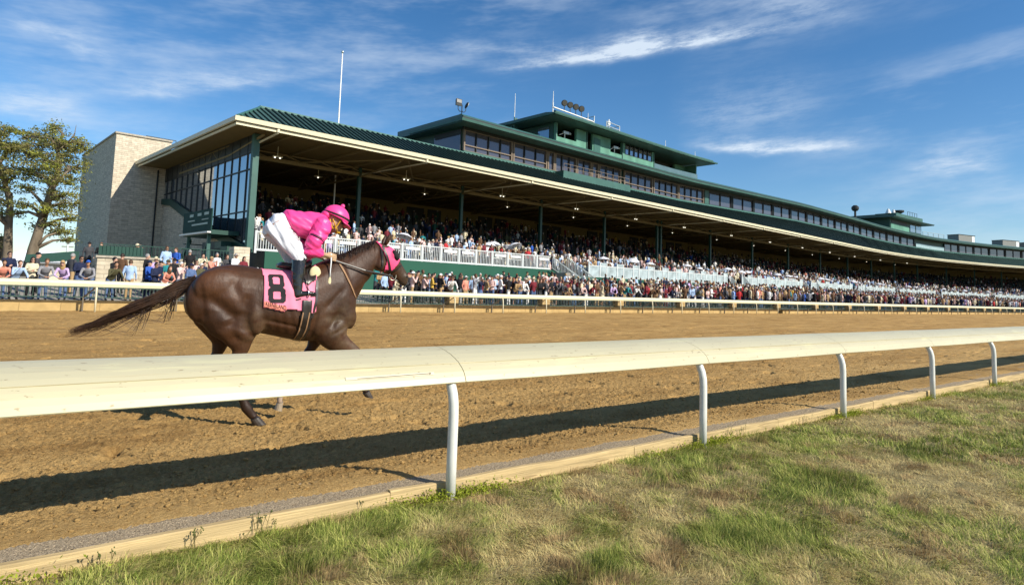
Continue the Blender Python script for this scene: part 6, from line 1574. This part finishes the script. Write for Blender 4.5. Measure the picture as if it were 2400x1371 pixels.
def cm_(kind, name):
    if (kind, name) not in _mc:
        if kind == 'c': _mc[(kind, name)] = mat('fabric_' + name.replace(' ', '_'), CLOTH[name], .8, .2, var=.10, scale=14)
        elif kind == 'h': _mc[(kind, name)] = mat('hair_' + name.replace(' ', '_'), HAIRC[name], .55, .35, var=.15, scale=20)
        else: _mc[(kind, name)] = mat('skin_' + name, {'fair': (.52, .30, .21), 'tan': (.38, .21, .13), 'brown': (.17, .085, .05)}[name], .55, .35, var=.06, scale=12)
    return _mc[(kind, name)]
usedlab = set()
def put_person(X, Y, Z, rz, pose, top, bottom, hk, hc, skin, where, garment, sc=1.0, group='spectators on the apron', glasses=False):
    fem = pose.endswith('_f'); me, hd, hairs, Mh = POSES[pose]
    who = 'woman' if fem else 'man'
    hl = {'hair': '%s haired' % hc, 'long_hair': 'long %s haired' % hc, 'cap': '', 'brimmed_hat': ''}[hk]
    act = {'lean': 'leaning', 'rest': 'leaning chin on hand', 'stand': 'standing', 'photo': 'filming', 'fold': 'arms folded', 'wave': 'waving'}[pose.split('_')[0]]
    lab = ' '.join(x for x in [hl, who, 'in %s %s' % (top, garment), ('and %s cap' % hc) if hk == 'cap' else (('and %s hat' % hc) if hk == 'brimmed_hat' else ''), act, where] if x)
    if len(lab.replace('-', ' ').split()) > 16: lab = lab.replace(' ' + act + ' ', ' ')
    if lab in usedlab or len(lab.replace('-', ' ').split()) > 16: return None
    usedlab.add(lab)
    o = bpy.data.objects.new('person', me); COL.objects.link(o); o.location = (X, Y, Z); o.rotation_euler = (0, 0, rz); o.scale = (sc, sc, sc)
    for i, m_ in enumerate((cm_('s', skin), cm_('c', top), cm_('c', bottom), M_leather)):
        o.material_slots[i].link = 'OBJECT'; o.material_slots[i].material = m_
    tag(o, lab, 'person', group)
    hm = hairs[hk]; c = bpy.data.objects.new({'hair': 'hair', 'long_hair': 'hair', 'cap': 'cap', 'brimmed_hat': 'hat'}[hk], hm); COL.objects.link(c); c.parent = o; c.location = hd
    c.material_slots[0].link = 'OBJECT'; c.material_slots[0].material = cm_('h', hc) if hk in ('hair', 'long_hair') else cm_('c', hc)
    if glasses:
        g = bpy.data.objects.new('sunglasses', sunm); COL.objects.link(g); g.parent = o; g.location = hd; g.rotation_euler = (0.1, 0, 0)
    return o
# the people one can pick out on the left, each where the photograph has them
PP = [ # head x px, row Y, floor, rot, pose, top, bottom, hair kind, hair colour, skin, garment, glasses, scale
 (20, 32.6, None, .35, 'fold', 'navy', 'dark grey', 'hair', 'dark brown', 'fair', 'blazer', True, 1.0), (8, 30.62, None, .2, 'lean', 'salmon', 'denim blue', 'hair', 'dark brown', 'tan', 'top', False, .93), (43, 30.62, None, .35, 'rest', 'light blue', 'dark grey', 'hair', 'brown', 'fair', 'shirt', False, .93),
 (76, 31.5, None, .2, 'fold_f', 'cream', 'black', 'long_hair', 'dark brown', 'fair', 'cardigan', True, .96), (86, 32.9, None, 1.6, 'stand', 'dark grey', 'black', 'cap', 'black', 'fair', 'jacket', False, 1.0), (108, 30.65, None, .15, 'lean', 'grey', 'denim blue', 'hair', 'brown', 'tan', 'sweater', False, 1.0),
 (149, 30.62, None, -.2, 'lean_f', 'lilac', 'denim blue', 'long_hair', 'blond', 'fair', 'jacket', True, .97), (168, 33.2, None, 2.2, 'stand', 'dark grey', 'tan', 'hair', 'grey', 'fair', 'jacket', False, 1.0), (189, 31.5, None, .4, 'fold', 'navy', 'denim blue', 'hair', 'dark brown', 'tan', 'quarter zip', True, 1.03),
 (209, 30.62, None, -.25, 'lean', 'grey', 'denim blue', 'cap', 'royal blue', 'tan', 'sweatshirt', False, 1.0), (267, 32.4, None, 1.0, 'fold', 'black', 'dark grey', 'hair', 'black', 'fair', 'vest', False, 1.0), (285, 33.6, None, 2.6, 'stand', 'brown', 'black', 'hair', 'dark brown', 'fair', 'hooded coat', True, 1.04),
 (268, 30.62, None, .3, 'rest', 'olive', 'denim blue', 'hair', 'dark brown', 'tan', 'zip sweater', False, 1.0), (306, 31.3, None, 2.8, 'stand', 'light blue', 'tan', 'hair', 'brown', 'fair', 'dress shirt', False, 1.0),
 (350, 31.4, None, .9, 'fold', 'royal blue', 'navy', 'cap', 'navy', 'fair', 'polo shirt', False, 1.0), (343, 33.9, None, 1.2, 'stand', 'black', 'dark grey', 'hair', 'grey', 'fair', 'fleece', False, 1.05), (366, 30.7, None, .6, 'fold', 'navy', 'black', 'hair', 'black', 'tan', 'T-shirt', True, .96), (376, 31.9, None, 1.0, 'stand', 'navy', 'navy', 'cap', 'black', 'fair', 'sweater', False, .98),
 (395, 30.62, None, .3, 'lean_f', 'salmon', 'white', 'long_hair', 'brown', 'fair', 'flowered blouse', False, .95), (388, 35.4, 1.22, .3, 'stand', 'light blue', 'tan', 'hair', 'brown', 'tan', 'quarter zip', True, 1.02), (411, 35.6, 1.22, -.8, 'fold', 'royal blue', 'tan', 'hair', 'brown', 'fair', 'blazer', False, 1.0),
 (443, 35.2, 1.05, 3.0, 'stand', 'black', 'denim blue', 'hair', 'grey', 'fair', 'sweater', False, 1.05), (408, 33.2, None, .4, 'stand', 'black', 'black', 'cap', 'black', 'fair', 'jacket', True, 1.0), (424, 31.6, None, .8, 'photo', 'pale pink', 'white', 'hair', 'white', 'fair', 'plaid shirt', False, 1.0),
 (449, 30.9, None, .5, 'fold', 'denim blue', 'denim blue', 'cap', 'navy', 'tan', 'denim jacket', True, .97), (472, 31.4, None, .5, 'fold', 'olive', 'black', 'hair', 'white', 'fair', 'coat', True, 1.0), (474, 34.9, 1.0, .2, 'photo', 'cream', 'brown', 'hair', 'dark brown', 'fair', 'jacket', False, .98), (494, 33.9, .8, .9, 'photo', 'salmon', 'white', 'cap', 'tan', 'tan', 'polo shirt', False, 1.0),
 (507, 35.1, 1.1, .1, 'stand_f', 'white', 'cream', 'hair', 'grey', 'fair', 'blouse', False, .97), (520, 33.9, .85, .4, 'fold', 'royal blue', 'navy', 'hair', 'brown', 'fair', 'blazer', False, .98), (531, 35.0, 1.05, .2, 'fold_f', 'dark grey', 'black', 'long_hair', 'brown', 'fair', 'top', False, .96),
 (551, 34.6, 1.0, .5, 'fold', 'white', 'tan', 'hair', 'grey', 'tan', 'polo shirt', True, 1.03), (571, 34.6, .95, .3, 'fold_f', 'maroon', 'black', 'long_hair', 'dark brown', 'fair', 'dress', False, .98), (460, 33.4, None, .2, 'fold_f', 'pale pink', 'brown', 'long_hair', 'brown', 'fair', 'wrap top', True, .97), (393, 32.3, None, .6, 'stand', 'teal', 'navy', 'cap', 'olive', 'fair', 'pullover', False, 1.0),
 (364, 33.3, None, .4, 'photo', 'lilac', 'tan', 'brimmed_hat', 'cream', 'fair', 'shirt', False, 1.0), (478, 33.0, None, .5, 'stand_f', 'navy', 'navy', 'hair', 'dark brown', 'fair', 'dress', False, .97), (205, 40.5, 1.45, .2, 'stand', 'dark grey', 'black', 'cap', 'black', 'fair', 'jacket', False, 1.0), (234, 39.5, 1.45, -.3, 'fold', 'black', 'black', 'hair', 'red', 'fair', 'coat', False, .98), (317, 39, 1.45, 1.2, 'photo', 'black', 'black', 'cap', 'cream', 'tan', 'shirt', True, 1.0),
 (-14, 31.3, None, .2, 'fold', 'white', 'navy', 'hair', 'grey', 'fair', 'shirt', False, 1.0), (560, 31.2, None, .2, 'fold', 'cream', 'navy', 'hair', 'brown', 'tan', 'jumper', False, 1.0), (600, 31.0, None, .2, 'lean', 'white', 'tan', 'cap', 'white', 'fair', 'shirt', False, 1.0)]
for px, Y, fl, rz, pose, top, bt, hk, hc, sk, gar, gl, sc in PP:
    X = survey(px, 620, Y)[0]; z = apz(Y) if fl is None else fl
    where = 'at wall left of the horse' if Y < 30.9 else ('on the entrance steps' if fl is not None and Y < 36.3 else ('on the pale stone terrace' if fl is not None else ('just behind the wall leaners' if Y < 32.6 else 'back rows left of horse')))
    put_person(X, Y, z, rz, pose, top, bt, hk, hc, sk, where, gar, sc, glasses=gl)
# right of the horse: four rows between the pillars
bayname = ['beside the horse muzzle', 'left of pillar one', 'right of pillar one', 'right of pillar two', 'right of pillar three', 'right of pillar four']
TOPS = ['black'] * 14 + ['navy'] * 6 + ['white'] * 7 + ['cream'] * 5 + ['pale pink'] * 5 + ['maroon'] * 8 + ['tan'] * 5 + ['dark grey'] * 5 + ['light blue'] * 3 + ['royal blue'] + ['brown'] * 6 + ['grey'] * 3 + ['mustard', 'red', 'salmon', 'olive', 'teal', 'lilac']
GAR_M = ['blazer', 'polo shirt', 'sweater', 'shirt', 'jacket', 'pullover', 'suit jacket', 'vest']; GAR_F = ['dress', 'blouse', 'cardigan', 'wrap top', 'coat', 'jumpsuit']
def rand_person(X, Y, Z, where, row, group, leanok):
    for _ in range(12):
        fem = R.random() < .45
        if leanok and R.random() < .42: pose = 'lean_f' if fem else R.choice(['lean', 'rest'])
        else: pose = R.choice(['stand_f', 'fold_f', 'fold_f', 'photo_f']) if fem else R.choice(['stand', 'fold', 'fold', 'photo', 'stand'])
        top = R.choice(TOPS); gar = R.choice(GAR_F if fem else GAR_M)
        bt = top if gar in ('dress', 'jumpsuit') else R.choice(['black', 'navy', 'tan', 'dark grey', 'denim blue', 'white', 'brown'])
        if fem: hk = R.choice(['long_hair', 'long_hair', 'long_hair', 'hair', 'brimmed_hat'])
        else: hk = R.choice(['hair', 'hair', 'hair', 'cap', 'hair', 'brimmed_hat'] if R.random() < .5 else ['hair', 'cap'])
        hc = R.choice(['dark brown', 'dark brown', 'brown', 'black', 'blond', 'blond', 'grey', 'red'] if fem else ['dark brown', 'brown', 'black', 'grey', 'white', 'dark brown']) if hk in ('hair', 'long_hair') else R.choice(['white', 'white', 'navy', 'cream', 'black', 'maroon'])
        yo = .0 if pose[:4] in ('lean', 'rest') else .18
        turn = R.choice([R.gauss(.3, .4), R.gauss(.3, .4), R.gauss(.9, .5), R.uniform(-2.6, 3.1)]) if not pose[:4] in ('lean', 'rest') else R.gauss(.1, .2)
        o = put_person(X, Y + yo, Z, turn, pose, top, bt, hk, hc, R.choice(['fair', 'fair', 'fair', 'tan', 'tan', 'brown']), row + ' ' + where, gar, R.uniform(.94, 1.05) * (.97 if fem else 1.02), group)
        if o: return o
rows = [(30.62, 'at the wall', .52, 15.0, 46), (31.4, 'second row', .52, 15.0, 44), (32.3, 'third row', .60, 15.0, 42), (33.5, 'fourth row', .78, 15.5, 40)]
for Y, rn, stp, xa, xb in rows:
    x = xa + R.uniform(0, .4)
    while x < xb:
        bi = 0 if x < 16.3 else min(5, 1 + int((x - 11.76) // 6.78))
        if bi == 1 and x > 18.54: bi = 2
        if R.random() < .93: rand_person(x, Y + R.uniform(-.05, .25 if Y > 31 else .03), apz(Y), bayname[bi], rn, 'spectators on the apron', Y < 31)
        x += stp * R.uniform(.75, 1.3)
# front of the terrace
for k in range(46):
    s = R.uniform(5.2, 24.5) if k < 30 else R.uniform(30, 44); o = R.choice([-5.4, -5.4, -3.6, -2.6, -1.6])
    p = L(s, o, TZ1 if s < 25.5 else TZ2)
    w_ = 'behind picket railing' if s < 25 else 'behind first glass railing'
    rand_person(p[0], p[1], p[2], w_, 'close' if o < -5 else 'well back', 'spectators on the terrace', False)

# everybody else, past counting
def lowpoly():
    V, Fs, G = [], [], []
    def ring_tube(rs_, n, g):
        b = len(V)
        for c, a, b_ in rs_:
            for j in range(n): t = 2 * math.pi * j / n; V.append((c[0] + a * math.cos(t), c[1] + b_ * math.sin(t), c[2])); G.append(g)
        for i in range(len(rs_) - 1):
            for j in range(n): Fs.append((b + i * n + j, b + i * n + (j + 1) % n, b + (i + 1) * n + (j + 1) % n, b + (i + 1) * n + j))
    ring_tube([((0, 0, .82), .16, .12), ((0, 0, 1.08), .15, .11), ((0, 0, 1.34), .20, .13), ((0, 0, 1.47), .17, .09), ((0, 0, 1.53), .05, .05)], 6, 1)
    ring_tube([((0, -.02, 1.50), .035, .04), ((0, -.025, 1.56), .062, .075), ((0, -.02, 1.63), .075, .09)], 6, 0)
    ring_tube([((0, .005, 1.625), .08, .09), ((0, .005, 1.69), .07, .085), ((0, .0, 1.745), .02, .02)], 6, 3)
    for sg in (1, -1):
        ring_tube([((sg * .21, 0, 1.44), .05, .05), ((sg * .25, 0, 1.18), .045, .05), ((sg * .17, -.17, 1.06), .04, .04), ((sg * .10, -.24, 1.10), .03, .035)], 4, 1)
        ring_tube([((sg * .09, 0, .90), .085, .09), ((sg * .10, 0, .05), .05, .06)], 4, 2)
    return np.array(V), np.array(Fs), np.array(G)
lv, lf, lg = lowpoly()
pos = []
for Y, stp in ((30.7, .55), (31.5, .6), (32.4, .62), (33.4, .66), (34.4, .7), (35.4, .75), (36.4, .8), (37.6, .9), (39, 1.0), (40.6, 1.1)):
    xa = {30.7: 46.3, 31.5: 44.3, 32.4: 42.3, 33.4: 40.5}.get(Y, 24.0 if Y < 36 else 30)
    if 34 < Y < 36: xa = 26
    x = xa
    while x < 250:
        if Y < 42.9 + (x - 9.33) * .115 - 7.2 or x > 150:
            if R.random() < (.9 if x > 45 else .5): pos.append((x, Y + R.uniform(-.3, .3), apz(Y), 0))
        x += stp * R.uniform(.7, 1.4) * (1 if x < 120 else 1.25)
for o in (-5.3, -4.4, -3.5, -2.6, -1.7):
    s = .6
    while s < 276:
        if (s > 44 or R.random() < .35) and not (24.5 < s < 26): p = L(s, o + R.uniform(-.3, .3), TZ1 if s < 25.5 else TZ2); pos.append((p[0], p[1], p[2] - R.choice([0, .0, .35, .4]), 1))
        s += R.uniform(.5, 1.0) * (1 if s < 120 else 1.3)
o, z = -1.0, 0
while o < 22:
    z += .26; s = 2.9
    while s < 270:
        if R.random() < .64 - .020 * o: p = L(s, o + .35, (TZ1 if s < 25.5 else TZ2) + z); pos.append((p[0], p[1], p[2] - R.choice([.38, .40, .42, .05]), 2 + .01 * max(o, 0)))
        s += R.uniform(.55, 1.1) * (1 if s < 100 else 1.35)
    o += .92
pos = np.array(pos); n = len(pos); NV = len(lv)
ang = NR.normal(.35, .7, n); ca, sa = np.cos(ang), np.sin(ang); sc = NR.uniform(.92, 1.07, n)
P = np.zeros((n, NV, 3)); P[:, :, 0] = (lv[None, :, 0] * ca[:, None] - lv[None, :, 1] * sa[:, None]) * sc[:, None] + pos[:, 0:1]
P[:, :, 1] = (lv[None, :, 0] * sa[:, None] + lv[None, :, 1] * ca[:, None]) * sc[:, None] + pos[:, 1:2]; P[:, :, 2] = lv[None, :, 2] * sc[:, None] + pos[:, 2:3]
Cc = np.zeros((n, NV, 3)); tops = np.array([CLOTH[t] for t in TOPS]); bots = np.array([CLOTH[t] for t in ('black', 'navy', 'brown', 'dark grey', 'denim blue', 'black')]); hairs_ = np.array([HAIRC[t] for t in ('dark brown', 'brown', 'black', 'blond', 'grey', 'dark brown', 'red')] + [CLOTH['white']]); skins = np.array([(.50, .29, .20), (.40, .23, .15), (.18, .09, .055), (.54, .33, .24)])
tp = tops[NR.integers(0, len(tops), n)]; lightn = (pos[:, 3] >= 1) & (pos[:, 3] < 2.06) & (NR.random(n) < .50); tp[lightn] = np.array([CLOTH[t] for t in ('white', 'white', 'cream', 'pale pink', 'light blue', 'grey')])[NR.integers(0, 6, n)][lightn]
shade_tops = np.array([CLOTH[t] for t in ('black', 'black', 'navy', 'dark grey', 'brown', 'maroon', 'black', 'dark green', 'olive')]); ins = (pos[:, 3] > 2.07) & (NR.random(n) < .82); tp[ins] = shade_tops[NR.integers(0, len(shade_tops), n)][ins]  # dark clothes on the rear rows put the roof's shade into their colour
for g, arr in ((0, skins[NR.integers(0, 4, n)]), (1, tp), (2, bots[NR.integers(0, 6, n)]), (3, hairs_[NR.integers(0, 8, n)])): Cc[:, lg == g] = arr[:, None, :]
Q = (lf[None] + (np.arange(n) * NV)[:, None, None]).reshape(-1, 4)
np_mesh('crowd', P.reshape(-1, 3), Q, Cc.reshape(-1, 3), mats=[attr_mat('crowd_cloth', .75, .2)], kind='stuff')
